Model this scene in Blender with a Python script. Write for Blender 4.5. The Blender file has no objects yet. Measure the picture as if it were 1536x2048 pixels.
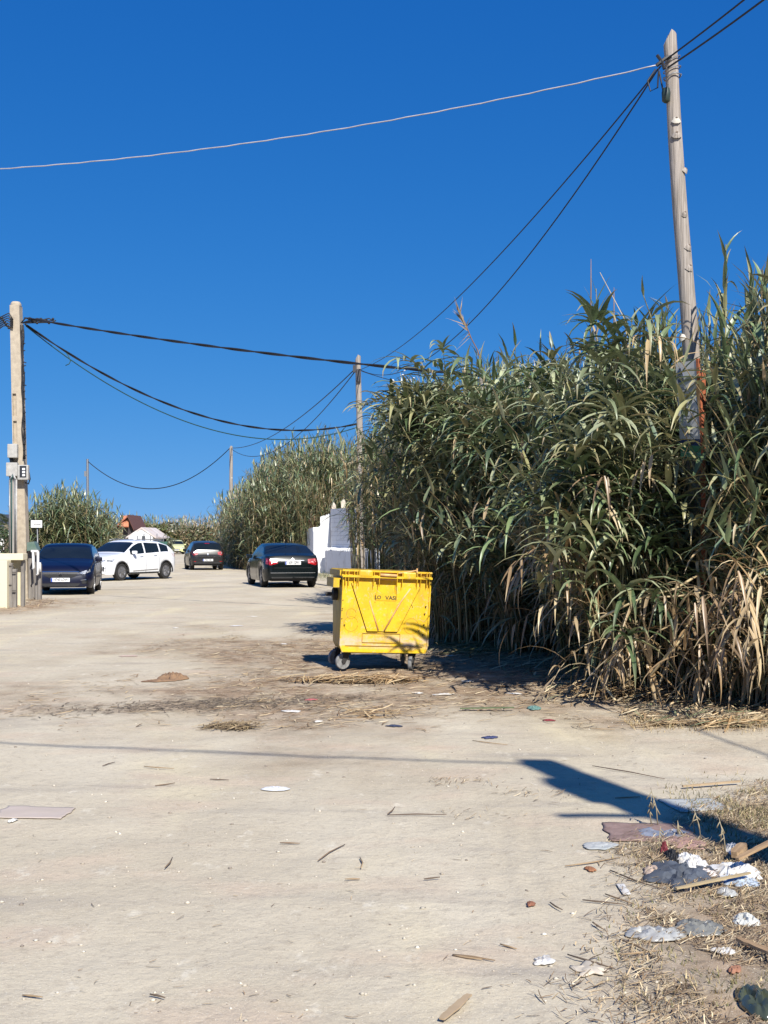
import bpy, bmesh, math, random
import numpy as np
from mathutils import Vector, Matrix, noise
from mathutils.bvhtree import BVHTree
from mathutils.geometry import tessellate_polygon
sc = bpy.context.scene
R = math.radians
F = 2400.0; HY = 1078.0; EYE = 1.6
# ---------------------------------------------------------------- camera
cam = bpy.data.objects.new('camera', bpy.data.cameras.new('camera'))
sc.collection.objects.link(cam); sc.camera = cam
cam.location = (0, 0, EYE); cam.rotation_euler = (R(90), 0, 0)
cam.data.sensor_width = 36; cam.data.sensor_fit = 'AUTO'
cam.data.lens = F / 2048 * 36; cam.data.shift_y = (HY - 1024) / 2048
cam.data.clip_end = 9000; cam.data.clip_start = .05
# ---------------------------------------------------------------- light
SUN_EL = R(42); SX, SY = .335, -.942            # horizontal direction towards the sun
world = bpy.data.worlds.new('World'); sc.world = world; world.use_nodes = True
wn = world.node_tree; wn.nodes.clear()
wo = wn.nodes.new('ShaderNodeOutputWorld'); bg = wn.nodes.new('ShaderNodeBackground')
sky = wn.nodes.new('ShaderNodeTexSky'); sky.sky_type = 'NISHITA'; sky.sun_disc = False
sky.sun_elevation = SUN_EL; sky.sun_rotation = math.atan2(SX, SY)
sky.altitude = 0; sky.air_density = 1.0; sky.dust_density = 0.15; sky.ozone_density = 4.0
# clear dry air: the low sky is read a few degrees higher, so no milky band at the horizon, and the blue is deepened
wt = wn.nodes.new('ShaderNodeTexCoord'); wm = wn.nodes.new('ShaderNodeMapping'); wm.inputs['Location'].default_value = (0, 0, .13)
wv = wn.nodes.new('ShaderNodeVectorMath'); wv.operation = 'NORMALIZE'
wn.links.new(wt.outputs['Generated'], wm.inputs[0]); wn.links.new(wm.outputs[0], wv.inputs[0]); wn.links.new(wv.outputs[0], sky.inputs[0])
hs = wn.nodes.new('ShaderNodeHueSaturation'); hs.inputs['Saturation'].default_value = 1.22
wn.links.new(sky.outputs[0], hs.inputs['Color'])
ws = wn.nodes.new('ShaderNodeSeparateColor'); wc = wn.nodes.new('ShaderNodeCombineColor'); wn.links.new(hs.outputs[0], ws.inputs[0])
for k, (pw, gn) in enumerate(((1.5, 1.40), (.88, .66), (.56, .73))):
    last = ws.outputs[k]
    for op, val in (('MULTIPLY', .085), ('MINIMUM', 3.0), ('POWER', pw), ('MULTIPLY', gn * 10)):
        q = wn.nodes.new('ShaderNodeMath'); q.operation = op; q.inputs[1].default_value = val; wn.links.new(last, q.inputs[0]); last = q.outputs[0]
    wn.links.new(last, wc.inputs[k])
wn.links.new(wc.outputs[0], bg.inputs[0])
bg.inputs[1].default_value = .10
wn.links.new(bg.outputs[0], wo.inputs[0])
sun = bpy.data.objects.new('sun', bpy.data.lights.new('sun', 'SUN')); sc.collection.objects.link(sun)
sun.data.energy = 5.0; sun.data.angle = R(.53); sun.data.color = (1, .955, .88)
sd = Vector((SX * math.cos(SUN_EL), SY * math.cos(SUN_EL), math.sin(SUN_EL)))
sun.rotation_euler = sd.to_track_quat('Z', 'Y').to_euler(); sun.location = (10, -20, 30)
sc.view_settings.view_transform = 'Standard'; sc.view_settings.look = 'None'
sc.view_settings.exposure = 0.5; sc.view_settings.gamma = 1
sc.view_settings.use_curve_mapping = False
sc.render.engine = 'CYCLES'
sc.cycles.max_bounces = 6; sc.cycles.transparent_max_bounces = 8

# ---------------------------------------------------------------- helpers
def P(px, py, D):
    return Vector(((px - 768) * D / F, D, EYE - (py - HY) * D / F))
def G(px, py):
    D = EYE * F / (py - HY); return ((px - 768) * D / F, D)

def link(o, parent=None):
    sc.collection.objects.link(o)
    if parent is not None: o.parent = parent
    return o
def tag(o, label=None, cat=None, group=None, kind=None):
    if label: o['label'] = label
    if cat: o['category'] = cat
    if group: o['group'] = group
    if kind: o['kind'] = kind
    return o
def empty(name, loc=(0, 0, 0), rz=0):
    o = bpy.data.objects.new(name, None); o.empty_display_size = .2
    o.location = loc; o.rotation_euler = (0, 0, rz); return link(o)
def copy_tree(o, parent=None):
    c = o.copy(); sc.collection.objects.link(c)
    if parent is not None: c.parent = parent
    for ch in list(o.children): copy_tree(ch, c)
    return c

class MB:
    def __init__(s): s.v = []; s.f = []
    def add(s, vs, fs, M=None):
        n = len(s.v)
        s.v += [tuple(M @ Vector(v)) if M is not None else tuple(v) for v in vs]
        s.f += [tuple(i + n for i in f) for f in fs]; return s
    def box(s, c, d, M=None, taper=1.0):
        x, y, z = (q / 2 for q in d); vs = []
        for k, t in ((-1, 1), (1, taper)):
            for i, j in ((-1, -1), (1, -1), (1, 1), (-1, 1)):
                vs.append((c[0] + i * x * t, c[1] + j * y * t, c[2] + k * z))
        return s.add(vs, [(3, 2, 1, 0), (4, 5, 6, 7), (0, 1, 5, 4), (1, 2, 6, 5), (2, 3, 7, 6), (3, 0, 4, 7)], M)
    def rbox(s, c, d, b=.01, M=None):
        bm = bmesh.new(); bmesh.ops.create_cube(bm, size=1)
        for v in bm.verts: v.co = Vector((c[0] + v.co.x * d[0], c[1] + v.co.y * d[1], c[2] + v.co.z * d[2]))
        bmesh.ops.bevel(bm, geom=bm.edges[:], offset=b, segments=2, affect='EDGES', profile=.6)
        bm.verts.index_update()
        s.add([v.co[:] for v in bm.verts], [[v.index for v in f.verts] for f in bm.faces], M); bm.free(); return s
    def tube(s, pts, r, n=8, cap=True, M=None):
        pts = [Vector(p) for p in pts]; m = len(pts)
        rs = r if isinstance(r, (list, tuple)) else [r] * m
        vs = []; up = None
        for i, p in enumerate(pts):
            t = (pts[min(i + 1, m - 1)] - pts[max(i - 1, 0)]).normalized()
            if up is None:
                a = Vector((0, 0, 1)) if abs(t.z) < .9 else Vector((1, 0, 0))
            else: a = up
            u = (a - t * a.dot(t)).normalized(); w = t.cross(u); up = u
            for k in range(n):
                q = 2 * math.pi * k / n
                vs.append(p + (u * math.cos(q) + w * math.sin(q)) * rs[i])
        fs = [(i * n + k, i * n + (k + 1) % n, (i + 1) * n + (k + 1) % n, (i + 1) * n + k) for i in range(m - 1) for k in range(n)]
        if cap: fs += [tuple(range(n))[::-1], tuple((m - 1) * n + k for k in range(n))]
        return s.add(vs, fs, M)
    def lathe(s, prof, n=24, M=None):          # profile (r, h) about local Z
        vs = [(r * math.cos(2 * math.pi * k / n), r * math.sin(2 * math.pi * k / n), h) for r, h in prof for k in range(n)]
        m = len(prof)
        fs = [(i * n + k, i * n + (k + 1) % n, (i + 1) * n + (k + 1) % n, (i + 1) * n + k) for i in range(m - 1) for k in range(n)]
        fs += [tuple(range(n))[::-1], tuple((m - 1) * n + k for k in range(n))]
        return s.add(vs, fs, M)
    def prism(s, poly, a, b, M=None):          # polygon (x,z) extruded along y a..b
        n = len(poly)
        vs = [(x, a, z) for x, z in poly] + [(x, b, z) for x, z in poly]
        tris = tessellate_polygon([[Vector((x, z, 0)) for x, z in poly]])
        fs = [tuple(t) for t in tris] + [tuple(i + n for i in reversed(t)) for t in tris]
        fs += [(i, (i + 1) % n, (i + 1) % n + n, i + n) for i in range(n)]
        return s.add(vs, fs, M)
    def mesh(s, name):
        me = bpy.data.meshes.new(name); me.from_pydata([tuple(v) for v in s.v], [], s.f)
        bm = bmesh.new(); bm.from_mesh(me); bmesh.ops.recalc_face_normals(bm, faces=bm.faces[:]); bm.to_mesh(me); bm.free()
        return me
    def build(s, name, mat, parent=None, smooth=False, angle=None):
        me = s.mesh(name)
        if mat: me.materials.append(mat)
        if smooth:
            me.polygons.foreach_set('use_smooth', [True] * len(me.polygons))
            if angle: me.set_sharp_from_angle(angle=R(angle))
        return link(bpy.data.objects.new(name, me), parent)

_m = {}
def nodes_mat(name):
    m = bpy.data.materials.new(name); m.use_nodes = True
    nt = m.node_tree; return m, nt, nt.nodes['Principled BSDF']
def N(nt, t, **k):
    n = nt.nodes.new(t)
    for a, b in k.items():
        if a.startswith('i_'):
            key = a[2:].replace('_', ' ')
            n.inputs[int(key) if key.isdigit() else key].default_value = b
        else: setattr(n, a, b)
    return n
def mat(name, col, rough=.6, metal=0, var=.12, scale=6, col2=None, bump=0, bscale=40, coat=0, spec=.5, stretch=None, contrast=(.35, .65), alpha=1, trans=0, detail=6):
    if name in _m: return _m[name]
    m, nt, b = nodes_mat(name); L = nt.links
    tc = N(nt, 'ShaderNodeTexCoord'); mp = N(nt, 'ShaderNodeMapping')
    L.new(tc.outputs['Object'], mp.inputs[0])
    if stretch: mp.inputs['Scale'].default_value = stretch
    nz = N(nt, 'ShaderNodeTexNoise', i_Scale=scale, i_Detail=detail, i_Roughness=.6)
    L.new(mp.outputs[0], nz.inputs[0])
    rp = N(nt, 'ShaderNodeValToRGB'); L.new(nz.outputs[0], rp.inputs[0])
    c2 = col2 or tuple(c * (1 - var * 2) for c in col)
    rp.color_ramp.elements[0].position = contrast[0]; rp.color_ramp.elements[1].position = contrast[1]
    rp.color_ramp.elements[0].color = (*c2, 1); rp.color_ramp.elements[1].color = (*col, 1)
    L.new(rp.outputs[0], b.inputs['Base Color'])
    b.inputs['Roughness'].default_value = rough; b.inputs['Metallic'].default_value = metal
    b.inputs['Coat Weight'].default_value = coat; b.inputs['Specular IOR Level'].default_value = spec
    b.inputs['Coat Roughness'].default_value = .06
    b.inputs['Alpha'].default_value = alpha; b.inputs['Transmission Weight'].default_value = trans
    if bump:
        n2 = N(nt, 'ShaderNodeTexNoise', i_Scale=bscale, i_Detail=5.0); L.new(mp.outputs[0], n2.inputs[0])
        bp = N(nt, 'ShaderNodeBump', i_Strength=bump, i_Distance=.01); L.new(n2.outputs[0], bp.inputs['Height'])
        L.new(bp.outputs[0], b.inputs['Normal'])
    _m[name] = m; return m

def attr_mat(name, rough=.45, translucent=.22, spec=.5):
    m, nt, b = nodes_mat(name); L = nt.links
    at = N(nt, 'ShaderNodeAttribute', attribute_name='tint')
    L.new(at.outputs['Color'], b.inputs['Base Color'])
    b.inputs['Roughness'].default_value = rough; b.inputs['Specular IOR Level'].default_value = spec
    if translucent:
        tr = N(nt, 'ShaderNodeBsdfTranslucent'); mx = N(nt, 'ShaderNodeMixShader', i_0=translucent)
        L.new(at.outputs['Color'], tr.inputs[0]); L.new(b.outputs[0], mx.inputs[1]); L.new(tr.outputs[0], mx.inputs[2])
        L.new(mx.outputs[0], nt.nodes['Material Output'].inputs[0])
    return m

def np_mesh(name, verts, quads, cols, material, kind='stuff', smooth=False):
    """verts (n,3), quads (m,4), cols (n,3) point colours"""
    me = bpy.data.meshes.new(name)
    me.vertices.add(len(verts)); me.vertices.foreach_set('co', np.asarray(verts, np.float32).ravel())
    me.loops.add(quads.size); me.loops.foreach_set('vertex_index', quads.astype(np.int32).ravel())
    me.polygons.add(len(quads))
    k = quads.shape[1]
    me.polygons.foreach_set('loop_start', np.arange(0, quads.size, k, dtype=np.int32))
    if smooth: me.polygons.foreach_set('use_smooth', np.ones(len(quads), bool))
    me.update(calc_edges=True)
    if cols is not None:
        a = me.attributes.new('tint', 'FLOAT_COLOR', 'POINT')
        c4 = np.ones((len(verts), 4), np.float32); c4[:, :3] = cols; a.data.foreach_set('color', c4.ravel())
    me.materials.append(material)
    o = link(bpy.data.objects.new(name, me))
    if kind: o['kind'] = kind
    return o

def text_mesh(body, size, mirror=False):
    cu = bpy.data.curves.new('t', 'FONT'); cu.body = body; cu.size = size; cu.align_x = 'CENTER'; cu.align_y = 'CENTER'
    cu.offset = size * .02; cu.extrude = .001
    o = bpy.data.objects.new('t', cu); sc.collection.objects.link(o)
    dg = bpy.context.evaluated_depsgraph_get(); me = bpy.data.meshes.new_from_object(o.evaluated_get(dg))
    bpy.data.objects.remove(o); return me
def text_part(name, body, size, M, material, parent, sx=1.0):
    me = text_mesh(body, size); me.name = name
    me.transform(M @ Matrix.Diagonal((sx, 1, 1, 1))); me.materials.clear(); me.materials.append(material)
    return link(bpy.data.objects.new(name, me), parent)

def fbm(x, y, s=1.0, o=4):
    return noise.fractal(Vector((x * s, y * s, 3.7)), .8, 2.0, o, noise_basis='PERLIN_ORIGINAL')

# ================================================================ GROUND
def sstep(a, b, x):
    t = min(1, max(0, (x - a) / (b - a))); return t * t * (3 - 2 * t)
def litter_zone(x, y):            # 1 where leaf litter / brown earth lies
    n = fbm(x, y, .45, 4) * 1.3
    a = sstep(1.25, .35, math.hypot((x + .3) / 3.9, (y - 16.0) / 7.6) + n * .5)      # round the container
    b = sstep(-.1, .45, x - float(np.interp(y, [3.8, 5, 6, 6.6, 7.4], [.50, .78, 1.05, 1.5, 2.1])) + n * .35) * sstep(8.2, 7.2, y + n * .4)       # lower right corner
    c = sstep(-.4, .6, x - (2.6 if y < 13.5 else .5) + n * .4) * sstep(10.4, 11.2, y)
    d = sstep(1.4, .4, math.hypot((x + 9.1) / 1.9, (y - 28.5) / 3.2) + n * .4)
    e = sstep(1.2, .3, math.hypot((x + .8) / 3.4, (y - 11.8) / 1.7) + n * .7)
    return max(a * .95, b * .8, c, d, e * .8)
def gz(x, y):
    z = .012 * fbm(x, y, .5, 3) + .006 * fbm(x, y, 2.3, 3)
    if y < 7.5 and .1 < x < 1.6:
        cx_ = .62 + .16 * (y - 5.2) ** 2 * .35; dd = (x - cx_)
        z += .005 * math.cos(dd * 45) * sstep(.22, .10, abs(dd)) * sstep(7.5, 6.5, y)
    z += .10 * sstep(1.3, .3, math.hypot((x + 9.0) / 1.6, (y - 28.8) / 2.6)) if y < 34 and x < -6 else 0
    return z * sstep(120, 40, y)
def lines(a, b, fine0, fine1, step, grow):
    l = list(np.arange(fine0, fine1, step)); s = step; x = fine1
    while x < b: l.append(x); s *= grow; x += s
    l.append(b); s = step; x = fine0
    left = []
    while x > a:
        s *= grow; x -= s; left.append(max(x, a))
    return np.array(sorted(set(left + l)))
xs = lines(-2500, 2500, -4.0, 5.0, .045, 1.06); ys = lines(-40, 6000, 3.5, 15.0, .045, 1.035)
gv = np.zeros((len(ys), len(xs), 3), np.float32); gc = np.zeros((len(ys), len(xs), 3), np.float32)
for j, y in enumerate(ys):
    for i, x in enumerate(xs):
        near = abs(x) < 60 and y < 160
        z = gz(x, y) if near else 0
        lz = litter_zone(x, y) if near else .2
        if near and y < 18 and y > 3: z += .006 * lz * fbm(x, y, 7, 2)
        gv[j, i] = (x, y, z); gc[j, i] = (lz, 0, 0)
idx = np.arange(len(xs) * len(ys)).reshape(len(ys), len(xs))
gq = np.stack([idx[:-1, :-1], idx[:-1, 1:], idx[1:, 1:], idx[1:, :-1]], -1).reshape(-1, 4)
gm, nt, b = nodes_mat('sandy_earth'); L = nt.links
geo = N(nt, 'ShaderNodeNewGeometry')
def nz(scale, detail=5.0, rough=.6, stretch=None):
    n = N(nt, 'ShaderNodeTexNoise', i_Scale=scale, i_Detail=detail, i_Roughness=rough)
    if stretch:
        mp = N(nt, 'ShaderNodeMapping'); mp.inputs['Scale'].default_value = stretch
        L.new(geo.outputs['Position'], mp.inputs[0]); L.new(mp.outputs[0], n.inputs[0])
    else: L.new(geo.outputs['Position'], n.inputs[0])
    return n
def ramp(src, p0, p1, c0=(0, 0, 0, 1), c1=(1, 1, 1, 1)):
    r = N(nt, 'ShaderNodeValToRGB'); L.new(src, r.inputs[0])
    r.color_ramp.elements[0].position = p0; r.color_ramp.elements[1].position = p1
    r.color_ramp.elements[0].color = c0; r.color_ramp.elements[1].color = c1; return r.outputs[0]
def mix(fac, a, bb, mode='MIX'):
    m = N(nt, 'ShaderNodeMix', data_type='RGBA', blend_type=mode)
    if isinstance(fac, (int, float)): m.inputs[0].default_value = fac
    else: L.new(fac, m.inputs[0])
    for k, q in ((6, a), (7, bb)):
        if isinstance(q, tuple): m.inputs[k].default_value = q
        else: L.new(q, m.inputs[k])
    return m.outputs[2]
c = mix(ramp(nz(.55, 4, .55, (1, .5, 1)).outputs[0], .40, .62), (.475, .41, .30, 1), (.555, .49, .37, 1))
c = mix(ramp(nz(.9, 3, .5, (1, .35, 1)).outputs[0], .54, .72), c, (.60, .52, .35, 1))        # yellowish dust
c = mix(ramp(nz(1.7, 3, .5, (.6, 1, 1)).outputs[0], .54, .72), c, (.52, .42, .31, 1))      # pinkish
c = mix(ramp(nz(1.1, 6, .65, (.35, 1.6, 1)).outputs[0], .56, .70), c, (.37, .325, .26, 1))    # greyer worn streaks along the road width
c = mix(ramp(nz(14, 6, .75).outputs[0], .52, .78), c, (.34, .285, .215, 1))
c = mix(ramp(nz(5, 6, .7, (1, .6, 1)).outputs[0], .60, .70), c, (.62, .56, .44, 1))        # pale crust flecks
at = N(nt, 'ShaderNodeAttribute', attribute_name='tint'); sep = N(nt, 'ShaderNodeSeparateColor'); L.new(at.outputs['Color'], sep.inputs[0])
br = mix(ramp(nz(4.5, 7, .7).outputs[0], .40, .62), (.17, .115, .07, 1), (.38, .27, .175, 1))
mm = N(nt, 'ShaderNodeMath', operation='MULTIPLY'); L.new(sep.outputs[0], mm.inputs[0])
L.new(ramp(nz(2.2, 6, .7, (1, .7, 1)).outputs[0], .32, .55, (.30, .30, .30, 1)), mm.inputs[1])
c = mix(mm.outputs[0], c, br)
c = mix(ramp(nz(60, 4, .8).outputs[0], .56, .80), c, (.24, .20, .15, 1))
c = mix(ramp(nz(170, 2, .5).outputs[0], .64, .70), c, (.66, .61, .50, 1))
L.new(c, b.inputs['Base Color']); b.inputs['Roughness'].default_value = .95; b.inputs['Specular IOR Level'].default_value = .12
ma = N(nt, 'ShaderNodeMath', operation='MULTIPLY_ADD'); ma.inputs[1].default_value = .25
L.new(nz(160, 4, .7).outputs[0], ma.inputs[0]); mb2 = N(nt, 'ShaderNodeMath', operation='MULTIPLY_ADD'); mb2.inputs[1].default_value = 2.6
L.new(nz(3.2, 4, .55, (1, .8, 1)).outputs[0], mb2.inputs[0]); L.new(nz(24, 7, .7).outputs[0], mb2.inputs[2]); L.new(mb2.outputs[0], ma.inputs[2])
bp = N(nt, 'ShaderNodeBump', i_Strength=.55, i_Distance=.018); L.new(ma.outputs[0], bp.inputs['Height']); L.new(bp.outputs[0], b.inputs['Normal'])
g = np_mesh('ground', gv.reshape(-1, 3), gq, gc.reshape(-1, 3), gm, 'structure', True)

# ================================================================ CANE
rng = np.random.default_rng(7)
def leaf_templates(kind, n, segs, across):
    out = []
    for _ in range(n):
        if kind == 'up': e0, bend = R(rng.uniform(55, 85)), R(rng.uniform(5, 45))
        elif kind == 'arch': e0, bend = R(rng.uniform(25, 60)), R(rng.uniform(35, 105))
        elif kind == 'droop': e0, bend = R(rng.uniform(-5, 30)), R(rng.uniform(40, 90))
        else: e0, bend = R(rng.uniform(-70, -30)), R(rng.uniform(10, 50))
        tw = rng.uniform(-.8, .8); side = rng.uniform(-.22, .22)
        p = np.array([0., 0, 0]); rows = []
        for i in range(segs + 1):
            t = i / segs
            e = e0 - bend * t ** 1.3; hd = side * t
            d = np.array([math.cos(e) * math.cos(hd), math.cos(e) * math.sin(hd), math.sin(e)])
            if i: p = p + d / segs
            w = min(1, (t * 6 + .4)) * (1 - t) ** .9 if i < segs else .02
            lat = np.array([-math.sin(hd), math.cos(hd), 0]); nrm = np.cross(d, lat)
            a = tw * t; l2 = lat * math.cos(a) + nrm * math.sin(a); n2 = np.cross(d, l2)
            if across == 3: rows += [(p, -l2 * w * .5 + n2 * w * .16), (p, l2 * 0 - n2 * w * .05), (p, l2 * w * .5 + n2 * w * .16)]
            else: rows += [(p, -l2 * w * .5), (p, l2 * w * .5)]
        out.append((np.array([r[0] for r in rows]), np.array([r[1] for r in rows])))
    return out
def leaf_quads(segs, across):
    q = []
    for i in range(segs):
        for k in range(across - 1): q.append((i * across + k, i * across + k + 1, (i + 1) * across + k + 1, (i + 1) * across + k))
    return np.array(q)
GREENS = np.array([(.15, .20, .09), (.21, .245, .13), (.085, .125, .055), (.30, .32, .19), (.26, .25, .12), (.13, .18, .115)])
DRY = np.array([(.42, .31, .17), (.50, .40, .24), (.30, .20, .10), (.36, .27, .16), (.22, .15, .085)])
def grow(culms, segs, across, T, leaf_gap, Ls, Ws, stalk_n=5, dry_top=.10, dry_low=.75, first=.1):
    """culms: list of (x,y,h,leanx,leany). returns verts, quads, colours"""
    V = []; Q = []; C = []; base = 0
    cul = np.array(culms); n = len(cul)
    # stalks
    ks = 5; ring = 4
    tt = np.linspace(0, 1, ks)
    ang = np.arange(ring) * math.pi / 2
    pos = lambda c, t: np.stack([c[:, 0] + c[:, 3] * t ** 2, c[:, 1] + c[:, 4] * t ** 2, c[:, 2] * (t - .10 * t ** 2 * np.hypot(c[:, 3], c[:, 4]))], -1)
    sv = np.zeros((n, ks, ring, 3))
    for i, t in enumerate(tt):
        p = pos(cul, t); r = .012 * (1 - .65 * t)
        sv[:, i] = p[:, None, :] + r * np.stack([np.cos(ang), np.sin(ang), 0 * ang], -1)[None]
    sq = np.array([(i * ring + k, i * ring + (k + 1) % ring, (i + 1) * ring + (k + 1) % ring, (i + 1) * ring + k) for i in range(ks - 1) for k in range(ring)])
    m = ks * ring
    V.append(sv.reshape(-1, 3)); Q.append((sq[None] + (np.arange(n) * m)[:, None, None]).reshape(-1, 4))
    sc_ = np.where(rng.random(n)[:, None] < .35, np.array([[.30, .22, .11]]), np.array([[.12, .13, .05]])) * rng.uniform(.7, 1.2, (n, 1))
    C.append(np.repeat(sc_, m, 0)); base = n * m
    # leaves
    P_, Y_, K_, L_, W_, D_, S_ = [], [], [], [], [], [], []
    kinds = list(T.keys())
    for c in cul:
        h = c[2]; k = max(3, int(h * (1 - first) / leaf_gap)); ts = np.linspace(first, .985, k) + rng.uniform(-.01, .01, k)
        phi = rng.uniform(0, 2 * math.pi); pp = pos(np.repeat(c[None], k, 0), ts)
        P_.append(pp); yaw = phi + (np.arange(k) % 2) * math.pi + rng.normal(0, .45, k)
        Y_.append(yaw)
        pd = np.clip(np.where(ts < .5, dry_low * (1 - ts / .62), dry_top), 0.03, 1)
        dr = rng.random(k) < pd; D_.append(dr)
        kk = np.where(ts > .93, 0, np.where(rng.random(k) < .6, 1, 2)); kk = np.where(dr & (rng.random(k) < .75), 3, kk); K_.append(kk)
        sh = 1 - .45 * np.clip((ts - .85) / .15, 0, 1)
        L_.append(rng.uniform(Ls[0], Ls[1], k) * sh * np.where(dr, .8, 1)); W_.append(rng.uniform(Ws[0], Ws[1], k) * np.where(dr, .7, 1))
    P_, Y_, K_, L_, W_, D_ = map(np.concatenate, (P_, Y_, K_, L_, W_, D_))
    lq = leaf_quads(segs, across); m = (segs + 1) * across
    tl = np.repeat(np.linspace(0, 1, segs + 1), across)
    col = np.where(D_[:, None], DRY[rng.integers(0, len(DRY), len(D_))], GREENS[rng.integers(0, len(GREENS), len(D_))]) * rng.uniform(.75, 1.3, (len(D_), 1))
    for ki, kn in enumerate(kinds):
        for vi, (ctr, off) in enumerate(T[kn]):
            sel = np.where((K_ == ki) & ((np.arange(len(K_)) * 7 + 3 * ki) % len(T[kn]) == vi))[0]
            if not len(sel): continue
            loc = ctr[None] * L_[sel][:, None, None] + off[None] * W_[sel][:, None, None]
            cs, sn = np.cos(Y_[sel])[:, None], np.sin(Y_[sel])[:, None]
            w = np.stack([loc[..., 0] * cs - loc[..., 1] * sn, loc[..., 0] * sn + loc[..., 1] * cs, loc[..., 2]], -1) + P_[sel][:, None, :]
            w[..., 2] = np.maximum(w[..., 2], .02)
            V.append(w.reshape(-1, 3)); Q.append((lq[None] + base + (np.arange(len(sel)) * m)[:, None, None]).reshape(-1, 4))
            tip = np.clip((tl - rng.uniform(.45, 1.1, (len(sel), 1))) * 3, 0, 1)[..., None]
            cc = col[sel][:, None, :] * (1 - tip) + np.array([.36, .27, .14]) * tip
            C.append(cc.reshape(-1, 3)); base += len(sel) * m
    return np.concatenate(V), np.concatenate(Q), np.concatenate(C)
def templates(segs, across, n=8):
    return {k: leaf_templates(k, n, segs, across) for k in ('up', 'arch', 'droop', 'hang')}
leafmat = attr_mat('cane_leaf', .38, .12, .55)
XF_D = [10.6, 11.0, 11.6, 12.3, 13.5, 15.2, 16.2, 17.0, 18, 22, 26, 30, 40, 50, 53]
XF_X = [7.0, 4.3, 3.6, 3.1, 2.9, 2.75, 2.3, 1.55, 1.4, 1.35, .95, .85, .95, .9, 1.2]
def xf(D): return float(np.interp(D, XF_D, XF_X))
def near_height(x, y):
    h = 4.1 + .95 * sstep(18, 28, y) + .50 * fbm(x, y, .55, 3)
    return h
culA = []; culA2 = []; culB = []; culB2 = []
for _ in range(60000):
    y = 10.6 + 42.4 * random.Random(_ * 3 + 1).random() ** 1.7; x0 = xf(y)
    r = random.Random(_); u = r.random() ** 1.5; x0 += (1.0 if y < 24 else .5) * fbm(y * .75, 3.3, 1.0, 2); x = x0 + u * 5.2
    if u < .3 and fbm(x * 1.2, y * .8, 1.0, 2) < -.16: continue
    if x > .345 * y + 1.2: continue
    dens = .40 if y < 20 else .24
    if r.random() > dens * (1.0 if u < .4 else .6): continue
    h = near_height(x, y) * r.uniform(.80, 1.07) * (.80 + .2 * sstep(0, .22, u) if y < 22 else 1)
    if u < .12 and y < 22: h *= r.uniform(.55, 1)
    ra_ = x / y
    if y < 12.4 and .21 < ra_ < .30: h = min(h, r.uniform(.8, 1.7))
    if y < 14.1 and .224 < ra_ < .292:
        if r.random() < .75: continue
        h = min(h, r.uniform(1.0, 2.0))
    edge = max(0, 1 - u * 4.0)
    if 15.3 < y < 22 and edge > .2: edge *= 1.1
    if y > 22: edge *= .35
    lx = -(.15 + 1.0 * edge * r.random()) + r.gauss(0, .25); ly = -(.5 * edge * r.random() if y < 20 else 0) + r.gauss(0, .25)
    if y < 15.5 and .2 < ra_ < .33: lx *= .2; ly = abs(ly) * .5
    if y < 21: (culA if edge > .05 else culA2).append((x, y, h, lx, ly))
    else: (culB2 if y < 42 and u < .3 else culB).append((x, y, h, lx, ly))
    if len(culA) + len(culA2) + len(culB) + len(culB2) > 5400: break
TA = templates(5, 3, 10); TB = templates(4, 2, 8); TC = templates(3, 2, 6)
def region(n, fx, fy, fh, lean=.3, seed=1):
    r = random.Random(seed); out = []
    while len(out) < n:
        y = r.uniform(*fy); a, bx = fx(y); x = r.uniform(a, bx); h = fh(x, y) * r.uniform(.75, 1.08)
        if h > .5: out.append((x, y, h, r.gauss(-.15, lean), r.gauss(-.1, lean)))
    return out
def join(parts):
    V, Q, C = [], [], []; n = 0
    for v, q, c in parts: V.append(v); Q.append(q + n); C.append(c); n += len(v)
    return np.concatenate(V), np.concatenate(Q), np.concatenate(C)
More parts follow.
